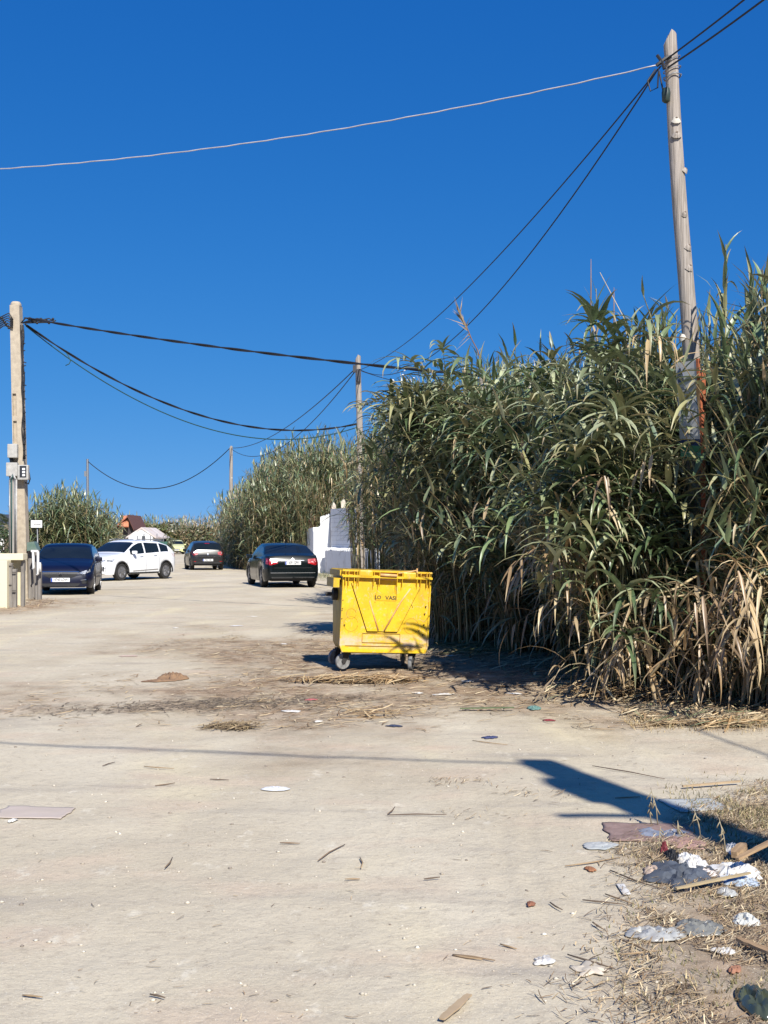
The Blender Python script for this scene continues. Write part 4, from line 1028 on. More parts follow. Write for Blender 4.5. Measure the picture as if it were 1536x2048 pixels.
# --- charcoal small hatch seen from behind
s3 = dict(L=4.02, W=1.74, H=1.48, wb=2.51, axle_f=1.22, wheel_r=.31, sill=.22, paint=greyc, spokes=5, mirror=(.55, 1.02), mirror_mat=greyc,
    top=[(-2.01, .62), (-1.99, .90), (-1.93, 1.02), (-1.62, 1.32), (-1.45, 1.40), (-.9, 1.47), (-.2, 1.48), (.2, 1.42), (.95, 1.02), (1.4, .94), (1.8, .82), (2.01, .62)],
    belt=[(-2.01, .90), (-1.2, 1.02), (0, .95), (.9, .92), (2.01, .60)], ws=(.28, .92), rw=(-1.90, -1.50), side_windows=[(-1.35, -.5), (-.42, .62)],
    seams=[-.46, .85], seam_top=.93, plates={'r': .52}, reg='7062 HBN',
    patches=[('tail_light', [(.50, .93), (.80, .99), (.84, .84), (.72, .76), (.52, .80)], 'r', redl), ('hatch_crease', [(-.66, .70), (.66, .70), (.66, .685), (-.66, .685)], 'r', chrome),
        ('emblem', [(0, .88), (.03, .82), (0, .76), (-.03, .82)], 'r', chrome), ('bumper_strip', [(-.70, .40), (.70, .40), (.62, .30), (-.62, .30)], 'r', blackpl), ('reflector', [(.60, .46), (.76, .47), (.76, .44), (.60, .43)], 'r', redl),
        ('headlight', [(.5, .7), (.76, .78), (.78, .68)], 'f', lampm), ('door_handle', [(-.34, .88), (-.16, .88), (-.16, .85), (-.34, .85)], 'l', greyc), ('high_brake_lamp', [(-.12, 1.385), (.12, 1.385), (.12, 1.36), (-.12, 1.36)], 'r', redl)])
t3 = car(s3, 'charcoal small hatchback seen from behind at the far cane edge', 'cars parked along the dirt road')
place_car(t3, (G(382, 1139.8)[0], 62.0), (-.65, 2.42), s3, 'r', 1)
# --- black saloon
s4 = dict(L=4.78, W=1.86, H=1.46, wb=2.815, axle_f=1.40, wheel_r=.335, sill=.20, paint=blackc, spokes=7, mirror=(.70, 1.0), mirror_mat=blackc,
    top=[(-2.39, .70), (-2.37, .98), (-2.30, 1.05), (-1.95, 1.085), (-1.80, 1.10), (-1.10, 1.385), (-.6, 1.45), (0, 1.46), (.35, 1.38), (1.15, 1.0), (1.6, .94), (2.1, .82), (2.39, .60)],
    belt=[(-2.39, .95), (-1.5, 1.0), (0, .95), (1, .92), (2.39, .58)], ws=(.42, 1.10), rw=(-1.80, -1.08), side_windows=[(-1.35, -.55), (-.48, .70)],
    seams=[-1.2, -.5, .95], seam_top=.94, plates={'r': .815}, reg='4591 GPH',
    patches=[('tail_light', [(.50, .94), (.90, .98), (.92, .80), (.74, .74), (.50, .80)], 'r', redl), ('tail_lamp_stripe', [(.52, .87), (.84, .90), (.84, .855), (.52, .825)], 'r', pinkl), ('tail_lamp_stripe', [(-.84, .90), (-.52, .87), (-.52, .825), (-.84, .855)], 'r', pinkl),
        ('boot_trim', [(-.38, .905), (.38, .905), (.38, .892), (-.38, .892)], 'r', chrome), ('emblem', [(-.07, .92), (0, .985), (.07, .92), (.05, .92), (0, .96), (-.05, .92)], 'r', chrome),
        ('bumper_strip', [(-.74, .50), (.74, .50), (.74, .485), (-.74, .485)], 'r', steel), ('bumper_valance', [(-.72, .36), (.72, .36), (.66, .27), (-.66, .27)], 'r', blackpl), ('exhaust', [(.50, .30), (.60, .30), (.60, .255), (.50, .255)], 'r', chrome),
        ('model_script', [(.42, .735), (.62, .735), (.62, .72), (.42, .72)], 'r', chrome), ('model_script', [(-.62, .735), (-.48, .735), (-.48, .72), (-.62, .72)], 'r', chrome),
        ('headlight', [(.5, .7), (.82, .78), (.84, .66)], 'f', lampm), ('door_handle', [(-1.05, .90), (-.86, .90), (-.86, .87), (-1.05, .87)], 'l', blackc), ('door_handle', [(-.34, .88), (-.15, .88), (-.15, .85), (-.34, .85)], 'l', blackc), ('boot_seam', [(-.62, .66), (.62, .66), (.62, .648), (-.62, .648)], 'r', blackpl)])
def finaer(t, hit):
    mb = MB(); mb.tube([(-1.0, 0, 1.43), (-1.12, 0, 1.56)], .008, 5); mb.build('aerial', blackpl, t)
s4['extra'] = [finaer]
t4 = car(s4, 'black saloon seen from behind beside the white wall', 'cars parked along the dirt road')
place_car(t4, (G(524, 1174)[0], 40.0), (-.71, 2.72), s4, 'r', 1)
# --- distant pale yellow car
s5 = dict(s3); s5.update(paint=yelc, mirror_mat=yelc, reg='9034 CDF', plates={'f': .45}, patches=[('headlight', [(.45, .68), (.76, .78), (.78, .66), (.5, .6)], 'f', lampm), ('grille', [(-.36, .60), (.36, .60), (.30, .48), (-.30, .48)], 'f', blackpl), ('lower_intake', [(-.5, .36), (.5, .36), (.5, .26), (-.5, .26)], 'f', blackpl)])
t5 = car(s5, 'small pale yellow car facing the camera far down the road', 'cars parked along the dirt road')
t5.location = (P(352, 1078, 128).x, 128, 0); t5.rotation_euler = (0, 0, math.atan2(-.98, .2)); t5.scale = (1, 1, 1)

# ================================================================ WHITE WALL
wall_w = mat('whitewashed_render', (.74, .74, .73), .9, col2=(.50, .48, .45), scale=2.2, stretch=(1.5, 1.5, .6), bump=.6, bscale=14, contrast=(.28, .46))
t = empty('white_wall', (0, 55, 0)); tag(t, 'stepped whitewashed garden wall between the black saloon and the cane', 'wall')
def wall_seg(p, q, h0, h1, th=.22, name='wall_section', jag=0, seed=1, parent=t, m=wall_w, zbase=-.05):
    p, q = Vector(p), Vector(q); d_ = (q - p); n = Vector((-d_.y, d_.x)).normalized() * th; rr = random.Random(seed); k = 12
    o0 = Vector(parent.location).xy; vs = []
    for i in range(k + 1):
        c_ = p + d_ * i / k - o0; h = h0 + (h1 - h0) * i / k + (rr.uniform(-jag, jag) if jag else 0)
        vs += [(c_.x, c_.y, zbase), (c_.x + n.x, c_.y + n.y, zbase), (c_.x + n.x, c_.y + n.y, h), (c_.x, c_.y, h)]
    fs = [(0, 1, 2, 3), (k * 4 + 3, k * 4 + 2, k * 4 + 1, k * 4)] + [(i * 4 + a, i * 4 + (a + 1) % 4, (i + 1) * 4 + (a + 1) % 4, (i + 1) * 4 + a) for i in range(k) for a in range(4)]
    mb = MB(); mb.add(vs, fs); return mb.build(name, m, parent)
def at(px, D): return ((px - 768) * D / F, D)
wall_seg(at(611, 59), at(626, 56.4), 2.05, 2.15, .25)
wall_seg(at(627, 56.3), at(640, 56.25), 2.05, 2.2, .3, jag=.04)
wall_seg(at(640.5, 56.2), at(660, 56.1), 2.65, 2.75, .3, jag=.05, seed=3)
pan = wall_seg(at(661, 56.0), at(712, 51.6), 3.0, 2.95, .2, 'tall_panel')
low = wall_seg(at(650, 55.6), at(745, 48.2), 1.06, 1.10, .3, 'low_wall', jag=.03, seed=5)
mb = MB(); rr = random.Random(8)
a, bb = Vector(at(652, 55.5)), Vector(at(744, 48.4))
for i in range(26):
    c_ = a.lerp(bb, i / 25) - Vector((0, 55)); mb.rbox((c_.x + .12, c_.y + .05, 1.13 + rr.uniform(-.02, .03)), (.30, .26, .10 + rr.uniform(0, .06)), .03)
mb.build('rough_coping', wall_w, t)
jm = mat('grey_block_joint', (.45, .45, .46), .9)  # joints in a darker grey than the whitewash
a, bb = Vector(at(662.5, 55.93)), Vector(at(711, 51.73)); dv = (bb - a).normalized(); nrm = Vector((dv.y, -dv.x)) * .004
if nrm.x > 0: nrm = -nrm
for z in (1.35, 1.55, 1.75, 1.95, 2.15, 2.35, 2.55, 2.75):
    mb = MB(); p_, q_ = a + nrm - Vector((0, 55)), bb + nrm - Vector((0, 55))
    mb.tube([(p_.x - .01, p_.y, z), (q_.x - .01, q_.y, z)], .008, 4); mb.build('block_joint', jm, t)
for px, z, hh in ((664, 3.0, .16), (683, 3.0, .28)):
    c_ = Vector(at(px, 56.0 - (px - 661) * .086)); mb = MB(); mb.rbox((c_.x + .08, c_.y - 55 + .1, z + hh / 2), (.2, .2, hh), .02); mb.add([(c_.x - .02, c_.y - 55, z + hh), (c_.x + .18, c_.y - 55, z + hh), (c_.x + .18, c_.y - 55 + .2, z + hh), (c_.x - .02, c_.y - 55 + .2, z + hh), (c_.x + .08, c_.y - 55 + .1, z + hh + .16)], [(0, 1, 4), (1, 2, 4), (2, 3, 4), (3, 0, 4), (3, 2, 1, 0)]); mb.build('post_cap', mat('cream_cap', (.6, .52, .42), .8), t)
mb = MB()
for k, px in enumerate((618, 622, 627)):
    c_ = Vector(at(px, 58.6)); mb.tube([(c_.x, c_.y - 55, 1.8), (c_.x + .02, c_.y - 55, 2.55 + .1 * k)], .035, 6)
mb.build('timber_stake', mat('reddish_timber', (.33, .17, .12), .8), t)

# ================================================================ LEFT EDGE: CREAM WALL, DOORS, BOARDS, SIGN
cream = mat('flaking_cream_paint', (.68, .61, .43), .85, col2=(.50, .45, .36), scale=4, contrast=(.22, .40), bump=.3)
grey_board = mat('grey_weathered_wood', (.26, .24, .215), .85, col2=(.17, .15, .13), scale=7, stretch=(5, 5, .5), bump=.4)
t = empty('cream_wall', P(15, 1078, 27.4).xy.to_3d()); tag(t, 'flaking cream meter wall with two grey wooden hatches at the left edge', 'wall')
o0 = Vector(t.location)
def bxp(px0, px1, z0, z1, D, th, name, m, parent, bev=.012):
    x0, x1 = (px0 - 768) * D / F - o0.x, (px1 - 768) * D / F - o0.x; mb = MB(); mb.rbox(((x0 + x1) / 2, D - o0.y + th / 2, (z0 + z1) / 2), (x1 - x0, th, z1 - z0), bev); return mb.build(name, m, parent)
bxp(-60, 14, -.05, 1.12, 26.9, .3, 'plinth', cream, t); bxp(-60, 46, 1.12, 1.27, 27.2, .35, 'coping', cream, t); bxp(10, 45.5, -.05, 1.118, 27.5, .25, 'rear_panel', cream, t)
d1 = bxp(13, 23.5, 0, 1.06, 27.05, .12, 'hatch', grey_board, t); d2 = bxp(23.8, 32, -.02, .92, 27.1, .12, 'hatch', grey_board, t); bxp(41.5, 47.5, 0, 1.11, 27.35, .12, 'end_board', grey_board, t)
for dd, (a, bb), zz in ((d1, (14, 22.5), (.98, .55)), (d2, (24.5, 31), (.84, .42))):
    for z in zz: bxp(a, bb, z, z + .02, 27.03, .03, 'hinge', mat('dark_iron', (.05, .045, .04), .7), dd, .003)
t = empty('timber_gate_post', P(68, 1078, 29.6).xy.to_3d()); tag(t, 'weathered grey timber boards with white pipes right of the concrete pole', 'boards')
o0 = Vector(t.location)
bxp(56.5, 63.5, 0, 1.50, 29.9, .1, 'board', grey_board, t); bxp(64, 69.5, 0, 1.42, 29.85, .1, 'board', grey_board, t); bxp(70, 75, 0, 1.30, 29.7, .12, 'board', grey_board, t); bxp(75.5, 81.5, 0, .98, 29.6, .12, 'board', grey_board, t)
pvc = mat('white_pvc', (.72, .71, .68), .5)
for pts in ([(66, 1103), (67.5, 1136), (65, 1138)], [(76, 1103), (76, 1148), (73, 1150)], [(79.5, 1125), (80.5, 1144)]):
    mb = MB(); mb.tube([P(a, bb, 29.45) - o0 for a, bb in pts], .03, 7); mb.build('pipe', pvc, t, True)
mb = MB(); mb.box(P(70, 1102, 29.5) - o0, (.17, .12, .05)); mb.build('cap_board', pvc, t)
gl_ = mat('dull_green_sheet', (.10, .16, .12), .35, col2=(.16, .20, .17), scale=4)
mb = MB(); zc = [P(56, 1085, 29.8) - o0, P(70, 1083, 29.8) - o0, P(77, 1100, 29.8) - o0, P(56, 1102, 29.8) - o0]; mb.prism([(p.x, p.z) for p in zc], .1, .4); mb.build('green_sheet', gl_, t)
# small white sign on thin post
t = empty('road_sign', P(77, 1078, 31).xy.to_3d()); tag(t, 'small white rectangular sign on a thin post beside the timber boards', 'sign'); o0 = Vector(t.location)
mb = MB(); mb.tube([(.02, 0, 0), P(74.5, 1055, 31) - o0], .017, 6); mb.build('post', steel, t, True)
c0 = P(73, 1048, 30.95) - o0; mb = MB(); mb.rbox(c0, (.29, .015, .19), .006); pn = mb.build('panel', whitep, t)
text_part('lettering', 'SOLANO', .055, Matrix.Translation(c0 + Vector((.03, -.009, -.01))) @ Matrix.Rotation(R(90), 4, 'X'), inkp, t, .8)

# ================================================================ FAR BUILDINGS
roofm = mat('terracotta_tiles', (.50, .18, .10), .85, col2=(.36, .12, .07), scale=4); dkwall = mat('dark_timber', (.05, .04, .04), .8); whw = mat('far_white_render', (.76, .75, .72), .9)
t = empty('white_cottage', P(281, 1078, 112).xy.to_3d()); tag(t, 'small white gabled cottage behind the white crossover', 'house'); o0 = Vector(t.location)
def PQ(px, py, D): return P(px, py, D) - o0
g4 = [PQ(257, 1100, 112), PQ(305, 1100, 112), PQ(305, 1074, 112), PQ(282, 1059, 112), PQ(257, 1074, 112)]
mb = MB(); mb.prism([(p.x, max(0, p.z)) for p in g4], 0, 7); mb.build('wall', whw, t)
mb = MB(); a, bb, cc = g4[2], g4[3], g4[4]
mb.prism([(cc.x - .3, cc.z - .15), (bb.x, bb.z + .05), (a.x + .3, a.z - .15), (a.x + .3, a.z - .02), (bb.x, bb.z + .22), (cc.x - .3, cc.z - .02)], .15, 7.3); mb.build('roof', mat('pale_roof_sheet', (.62, .58, .54), .8, col2=(.50, .40, .34), scale=1), t)
mb = MB(); mb.prism([(PQ(284, 1080, 111.9).x, PQ(284, 1086, 111.9).z), (PQ(290, 1080, 111.9).x, PQ(284, 1086, 111.9).z), (PQ(290, 1080, 111.9).x, PQ(284, 1072, 111.9).z), (PQ(284, 1080, 111.9).x, PQ(284, 1072, 111.9).z)], -.03, .02); mb.build('window', glassm, t)
t = empty('red_roofed_house', P(252, 1078, 125).xy.to_3d()); tag(t, 'dark gabled house with an orange tiled roof behind the left cane clump', 'house'); o0 = Vector(t.location)
ap, lf, rt = PQ(257, 1031, 125), PQ(232, 1054, 125), PQ(270, 1060, 125)
mb = MB(); mb.prism([(PQ(246, 0, 125).x, 0), (PQ(264, 0, 125).x, 0), (PQ(264, 0, 125).x, PQ(0, 1056, 125).z), (ap.x, ap.z - .15), (PQ(246, 0, 125).x, PQ(0, 1045, 125).z)], 0, 6); mb.build('wall', dkwall, t)
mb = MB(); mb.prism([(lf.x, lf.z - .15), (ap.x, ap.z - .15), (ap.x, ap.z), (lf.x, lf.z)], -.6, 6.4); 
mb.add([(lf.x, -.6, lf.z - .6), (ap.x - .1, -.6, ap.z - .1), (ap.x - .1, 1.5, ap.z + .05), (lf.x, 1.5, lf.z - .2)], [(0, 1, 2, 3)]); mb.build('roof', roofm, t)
mb = MB(); q4 = [PQ(240, 1053, 124), PQ(257, 1053, 124), PQ(257, 1031, 125.6), PQ(246, 1031, 125.6)]; mb.add(q4 + [p + Vector((0, .15, -.1)) for p in q4], [(0, 1, 2, 3), (7, 6, 5, 4), (0, 4, 5, 1), (1, 5, 6, 2), (2, 6, 7, 3), (3, 7, 4, 0)]); mb.build('tiled_slope', mat('sunlit_orange_tiles', (.62, .24, .12), .8, col2=(.46, .16, .08), scale=5), t)  # front slope: sunlight put into a lighter tile colour
mb = MB(); mb.prism([(ap.x, ap.z - .1), (rt.x, rt.z - .1), (rt.x, rt.z + .1), (ap.x, ap.z + .08)], -.6, 6.4); mb.build('roof', mat('shaded_tiles', (.12, .05, .04), .9), t)  # right slope: its shade put into a darker tile colour
t = empty('white_villa', P(40, 1078, 95).xy.to_3d()); tag(t, 'white villa with dark roof glimpsed behind the concrete pole', 'house'); o0 = Vector(t.location)
mb = MB()
for a, bb in ((-30, 12), (54, 61), (64, 69)): x0, x1 = PQ(a, 0, 95).x, PQ(bb, 0, 95).x; mb.box(((x0 + x1) / 2, 1, 1.3), (x1 - x0, .4, 2.6))
mb.box((PQ(20, 0, 95).x, 3, 1.3), (6, .3, 2.6)); mb.build('wall', whw, t)
mb = MB(); x0, x1 = PQ(-40, 0, 95).x, PQ(72, 0, 95).x; mb.add([(x0, -.2, 2.6), (x1, -.2, 2.6), (x1, 5, 2.6), (x0, 5, 2.6), (x0 + .5, 2.4, 3.6), (x1 - .8, 2.4, 3.6)], [(0, 1, 2, 3), (0, 1, 5, 4), (1, 2, 5), (2, 3, 4, 5), (3, 0, 4)]); mb.build('roof', mat('slate_roof', (.05, .055, .075), .6), t)
mb = MB(); mb.box((PQ(0, 0, 95).x, .7, 2.35), (PQ(18, 0, 95).x - PQ(-20, 0, 95).x, .1, .25)); mb.build('fascia', whw, t)
# green mesh fence and dark box
fm = mat('green_mesh_fence', (.03, .17, .11), .7, col2=(.10, .24, .17), scale=2)
t = empty('green_fence', P(315, 1078, 105).xy.to_3d()); tag(t, 'green screened garden fence beyond the white crossover', 'fence'); o0 = Vector(t.location)
for i in range(5):
    a, bb = P(276 + i * 13, 0, 104 + i * 3) - o0, P(288.4 + i * 13, 0, 106.6 + i * 3) - o0; mb = MB(); h = 1.35
    mb.add([(a.x, a.y, 0.05), (bb.x, bb.y, .05), (bb.x, bb.y, h), (a.x, a.y, h), (a.x, a.y + .03, .05), (bb.x, bb.y + .03, .05), (bb.x, bb.y + .03, h), (a.x, a.y + .03, h)], [(0, 1, 2, 3), (7, 6, 5, 4), (0, 4, 5, 1), (1, 5, 6, 2), (2, 6, 7, 3), (3, 7, 4, 0)]); mb.build('screen_panel', fm, t)
    mb = MB(); mb.tube([(a.x - .05, a.y, 0), (a.x - .05, a.y, 1.9 + .2 * (i % 2))], .04, 6); mb.build('post', steel, t)
mb = MB(); c0 = P(267, 1080, 100); mb.rbox((c0.x, c0.y, .85), (.95, .6, 1.35), .03); mb.box((c0.x, c0.y - .31, 1.35), (.85, .02, .1))
tag(mb.build('utility_cabinet', mat('brown_grey_cabinet', (.10, .085, .085), .7), None), 'low dark cabinet in front of the white cottage', 'cabinet')
# palm at left edge
t = empty('palm_tree', P(12, 1078, 85).xy.to_3d()); tag(t, 'small dark palm behind the meter wall at the left edge', 'palm'); o0 = Vector(t.location)
mb = MB(); mb.tube([(0, 0, 0), (.05, 0, 1.2), (0, 0, 2.6)], [.22, .18, .16], 9); mb.build('trunk', mat('palm_bark', (.16, .12, .08), .9), t, True)
fr = mat('palm_frond_green', (.05, .075, .035), .6); rr = random.Random(2)
for k in range(22):
    a = rr.uniform(0, 6.28); el = rr.uniform(-.1, 1.2); mb = MB(); p = Vector((0, 0, 2.6)); pts = [p.copy()]
    for i in range(6): e_ = el - i * .28; p = p + Vector((math.cos(a) * math.cos(e_), math.sin(a) * math.cos(e_), math.sin(e_))) * .3; pts.append(p.copy())
    mb.tube(pts, [.02, .02, .016, .012, .01, .008, .004], 4); sd_ = Vector((-math.sin(a), math.cos(a), 0))
    for i in range(1, 6):
        for s in (-1, 1):
            for q in (0, .5):
                b0 = pts[i].lerp(pts[min(i + 1, 6)], q); tip = b0 + sd_ * s * .35 + (pts[i] - pts[i - 1]) * .6 - Vector((0, 0, .12)); w_ = (pts[i] - pts[i - 1]).normalized() * .03
                mb.add([b0 - w_, b0 + w_, tip], [(0, 1, 2)])
    mb.build('frond', fr, t)
# shrubs on the left behind the wall
def shrub(name, c0, rx, ry, rz, n, label, cat, seed, cols, ls=.12):
    rr_ = np.random.default_rng(seed); u_ = rr_.normal(size=(n, 3)); u_ /= np.linalg.norm(u_, axis=1)[:, None]; rad = rr_.uniform(.45, 1, n) ** .5 * (1 + .18 * np.sin(u_[:, 0] * 5 + seed) * np.cos(u_[:, 2] * 6))
    p = u_ * rad[:, None] * np.array([rx, ry, rz]) + np.array([0, 0, rz * .85]); p[:, 2] = np.maximum(p[:, 2], .03)
    a = rr_.normal(size=(n, 3)); a /= np.linalg.norm(a, axis=1)[:, None]; b_ = np.cross(a, rr_.normal(size=(n, 3))); b_ /= np.linalg.norm(b_, axis=1)[:, None]
    s = rr_.uniform(.6, 1.3, n)[:, None] * ls
    v_ = np.stack([p - a * s, p + b_ * s * .35, p + a * s, p - b_ * s * .35], 1).reshape(-1, 3); q_ = np.arange(n * 4).reshape(n, 4)
    cc = np.repeat(np.array(cols)[rr_.integers(0, len(cols), n)], 4, 0)
    t_ = empty(name, c0); tag(t_, label, cat)
    o_ = np_mesh('crown', v_, q_, cc, leafmat, None); o_.parent = t_
    mb = MB()
    for k in range(5): q = rr_.uniform(-.5, .5, 2); mb.tube([(0, 0, 0), (q[0] * rx * .6, q[1] * ry * .6, rz * .6), (q[0] * rx, q[1] * ry, rz * 1.3)], [.04, .03, .01], 5)
    mb.build('trunk', mat('shrub_bark', (.12, .09, .06), .9), t_)
GR = [(.05, .08, .03), (.09, .12, .05), (.035, .06, .025), (.13, .13, .06)]
shrub('shrub', P(0, 1078, 40).xy.to_3d(), .9, .8, 1.15, 2200, 'dark green shrub behind the cream meter wall at the left edge', 'shrub', 3, GR, .09)
shrub('shrub', P(300, 1078, 135).xy.to_3d(), 3.2, 2, 1.9, 2600, 'olive bush behind the white cottage', 'shrub', 4, [(.12, .13, .04), (.09, .11, .04), (.16, .13, .06)], .25)
shrub('shrub', P(318, 1078, 118).xy.to_3d(), 1.6, 1, 1.1, 1400, 'grey green bush behind the green fence', 'shrub', 6, [(.13, .14, .09), (.09, .11, .06)], .18)
shrub('shrub', P(335, 1078, 150).xy.to_3d(), 4.5, 2, 1.9, 2600, 'wide olive bush beside the pale yellow car', 'shrub', 7, [(.12, .13, .06), (.09, .11, .05), (.2, .16, .09)], .25)
shrub('shrub', P(400, 1078, 135).xy.to_3d(), 3.4, 2, 1.6, 2600, 'tan green bush above the charcoal hatchback', 'shrub', 8, [(.14, .13, .06), (.08, .10, .04), (.24, .18, .1)], .25)

# ================================================================ DISTINCT CANES
def twig(name, pts, r_, m, label, cat, group=None, n=5):
    mb = MB(); mb.tube(pts, r_, n); o_ = mb.build(name, m, None, True); return tag(o_, label, cat, group)
# tall leaning plume cane
t = empty('plume_cane', (P(975, 1078, 20).x, 20, 0)); tag(t, 'tall leaning dead cane with a ragged tan plume above the thicket', 'cane'); o0 = Vector(t.location)
pts = [Vector((0, 0, 0)), P(974, 850, 20) - o0, P(966, 740, 20) - o0, P(955, 700, 20) - o0, P(943, 678, 20) - o0, P(930, 645, 20) - o0, P(912, 615, 20) - o0]
mb = MB(); mb.tube(pts, [.016, .014, .012, .010, .009, .008, .004], 6); mb.build('stalk', mat('red_brown_stalk', (.20, .11, .07), .7), t, True)
rr = random.Random(5); mb = MB()
for i in range(26):
    s = i / 25; b0 = P(942 - 24 * s, 675 - 50 * s, 20) - o0; d_ = Vector((-.10 + rr.gauss(0, .06), rr.gauss(0, .06), .13 + rr.gauss(0, .07) - .2 * (i < 7)))
    w_ = Vector((.013, 0, .005)); mb.add([b0 - w_, b0 + w_, b0 + d_ * .7 + w_ * .6, b0 + d_ * 1.3], [(0, 1, 2, 3)])
mb.build('plume', mat('tan_plume', (.38, .28, .17), .85, col2=(.20, .15, .09), scale=15), t)
cane((P(960, 1078, 20).x, 20, 0), 4.75, (-.32, 0), 991, .1, 'upright green cane just left under the ragged plume', gap=.12, first=.6)
cane((P(1345, 1078, 14.3).x - .05, 14.3, 0), 4.3, (.10, 0), 992, .02, 'dark green cane fanned out against the sky left of the tall pole', gap=.10, first=.72, kinds=('up', 'arch'))
cane((P(1376, 1078, 12.9).x + .25, 12.9, 0), 4.55, (-.75, 0), 993, .12, 'green cane crossing in front of the tall wooden pole', gap=.15, first=.78, kinds=('up', 'arch'))
cane((P(1205, 1078, 16).x, 16.2, 0), 5.0, (-.05, 0), 994, .25, 'tall green cane with a narrow upright tuft above the middle of the thicket', gap=.10, first=.75, kinds=('up',))
cane((P(1448, 1078, 12.8).x, 12.8, 0), 4.75, (.02, 0), 995, .05, 'tallest green cane tuft right of the wooden pole', gap=.09, first=.6, kinds=('up', 'arch'))
for px, y0, D, lab in ((1182, 518, 16.6, 'thin bare dead stalk rising highest above the middle of the thicket'), (1228, 575, 16.0, 'dark bare spike rising from the thicket left of the pole')):
    twig('dead_stalk', [(P(px - 3, 1078, D).x, D, 0), P(px - 2, 760, D), P(px, y0 + 60, D), P(px, y0, D)], [.014, .012, .010, .004], mat('dead_stalk_brown', (.22, .15, .10), .8), lab, 'stalk')
twig('dead_stalk', [P(1300, 1200, 15.5), P(1250, 640, 15.6), P(1200, 545, 15.6)], [.01, .006, .004], drystalk, 'thin pale stalk leaning left above the thicket', 'stalk')
# dark spiky clump at the left shoulder of the near thicket
cane((P(772, 1078, 30).x, 30, 0), 5.05, (-.25, 0), 996, 0, 'dark spiky cane tuft at the top left shoulder of the near thicket', gap=.08, first=.72, kinds=('up', 'arch'))
cane((P(780, 1078, 30.3).x, 30.3, 0), 4.9, (-.45, 0), 997, 0, 'second dark cane tuft just below the top left shoulder of the thicket', gap=.08, first=.7, kinds=('arch', 'droop'))
# white flowers
wf = mat('white_petal', (.8, .8, .78), .7)
for i, (px, py) in enumerate(((785, 760), (808, 751), (822, 758), (812, 766))):
    c0 = P(px, py, 29.5); mb = MB(); rr = random.Random(i)
    for k in range(6):
        d_ = Vector((rr.gauss(0, .03), rr.gauss(0, .03), rr.gauss(0, .05))); mb.lathe([(.004, -.02), (.03, 0), (.004, .02)], 5, Matrix.Translation(c0 + d_))
    mb.tube([c0, c0 - Vector((0, 0, .5))], .005, 4)
    tag(mb.build('flower_spray', wf, None), 'small white flower spray on top of the thicket near the middle pole', 'flower', 'white flowers above the thicket')
# bent and broken dry canes lower right
drym = drystalk
for i, (pts, r_, lab) in enumerate([
    ([(1408, 1290, 11.6), (1400, 1200, 11.6), (1394, 1124, 11.6), (1402, 1119, 11.6), (1412, 1170, 11.6)], .017, 'pale broken cane snapped over near the foot of the wooden pole'),
    ([(1410, 1119, 11.5), (1428, 1180, 11.5), (1450, 1240, 11.5), (1470, 1310, 11.5)], .017, 'straight pale dry cane slanting down to the right'),
    ([(1404, 1130, 11.5), (1446, 1138, 11.5), (1452, 1126, 11.5)], .012, 'short pale cane stub lying across the broken ones'),
    ([(1396, 1150, 11.5), (1350, 1178, 11.4), (1290, 1192, 11.3), (1200, 1236, 11.3)], .012, 'long green cane reaching left across the gap'),
    ([(1404, 1185, 11.4), (1360, 1192, 11.4), (1300, 1196, 11.3)], .010, 'thin pale cane below the long green one'),
    ([(1300, 1352, 11.4), (1360, 1280, 11.4), (1410, 1190, 11.4)], .016, 'dry cane leaning diagonally at the foot of the thicket'),
    ([(1478, 980, 11.6), (1500, 1080, 11.6), (1520, 1160, 11.6), (1534, 1250, 11.6)], .015, 'green tan cane bowing at the right edge'),
    ([(1460, 975, 11.7), (1480, 1100, 11.7), (1500, 1250, 11.7), (1505, 1400, 11.7)], .016, 'upright tan cane near the right edge'),
    ([(1230, 1400, 11.5), (1195, 1352, 12.2), (1170, 1338, 12.9)], .012, 'thin dry cane lying out of the shade onto the road')]):
    w3 = [P(*p) for p in pts]; 
    for p in w3: p.z = max(p.z, .02)
    twig('broken_cane', w3, r_, drym, lab, 'cane', None, 7)
def fan(apex, n, spread, Ls, tone, lab, seed, down=True, wid=.05):
    rr = random.Random(seed); t_ = empty('leaf_fan', apex); tag(t_, lab, 'leaves')
    for k in range(n):
        a = (k / (n - 1) - .5) * spread + rr.gauss(0, .05); pool = [m for kn, m in LM[tone] if kn in (('droop', 'arch') if tone == 'g' else ('hang', 'droop', 'up', 'hang'))]
        lf = bpy.data.objects.new('leaf', rr.choice(pool)); link(lf, t_); lf.location = (rr.gauss(0, .02), rr.gauss(0, .02), rr.gauss(0, .03))
        lf.rotation_euler = (0, 0, R(-90) + a); q_ = rr.uniform(.8, 1.2) * Ls; lf.scale = (q_, q_, q_)
    return t_
fan(P(1258, 1280, 11.2), 9, 1.8, 1.0, 'g', 'fan of yellow green leaves hanging low at the thicket foot', 1)
fan(P(1250, 1180, 11.3), 8, 2.2, 1.1, 'g', 'hanging green leaves on the long cane reaching left', 2)
fan(P(1310, 1192, 11.3), 8, 2.4, 1.0, 'g', 'green leaves drooping from the middle of the long cane', 3)
fan(P(1000, 1120, 16.2), 10, 2.6, 1.5, 'g', 'large drooping leaf spray over the dark hollow behind the container', 4)
fan(P(1050, 1020, 15.6), 9, 2.6, 1.4, 'g', 'pale green leaf spray above the dark hollow', 5)
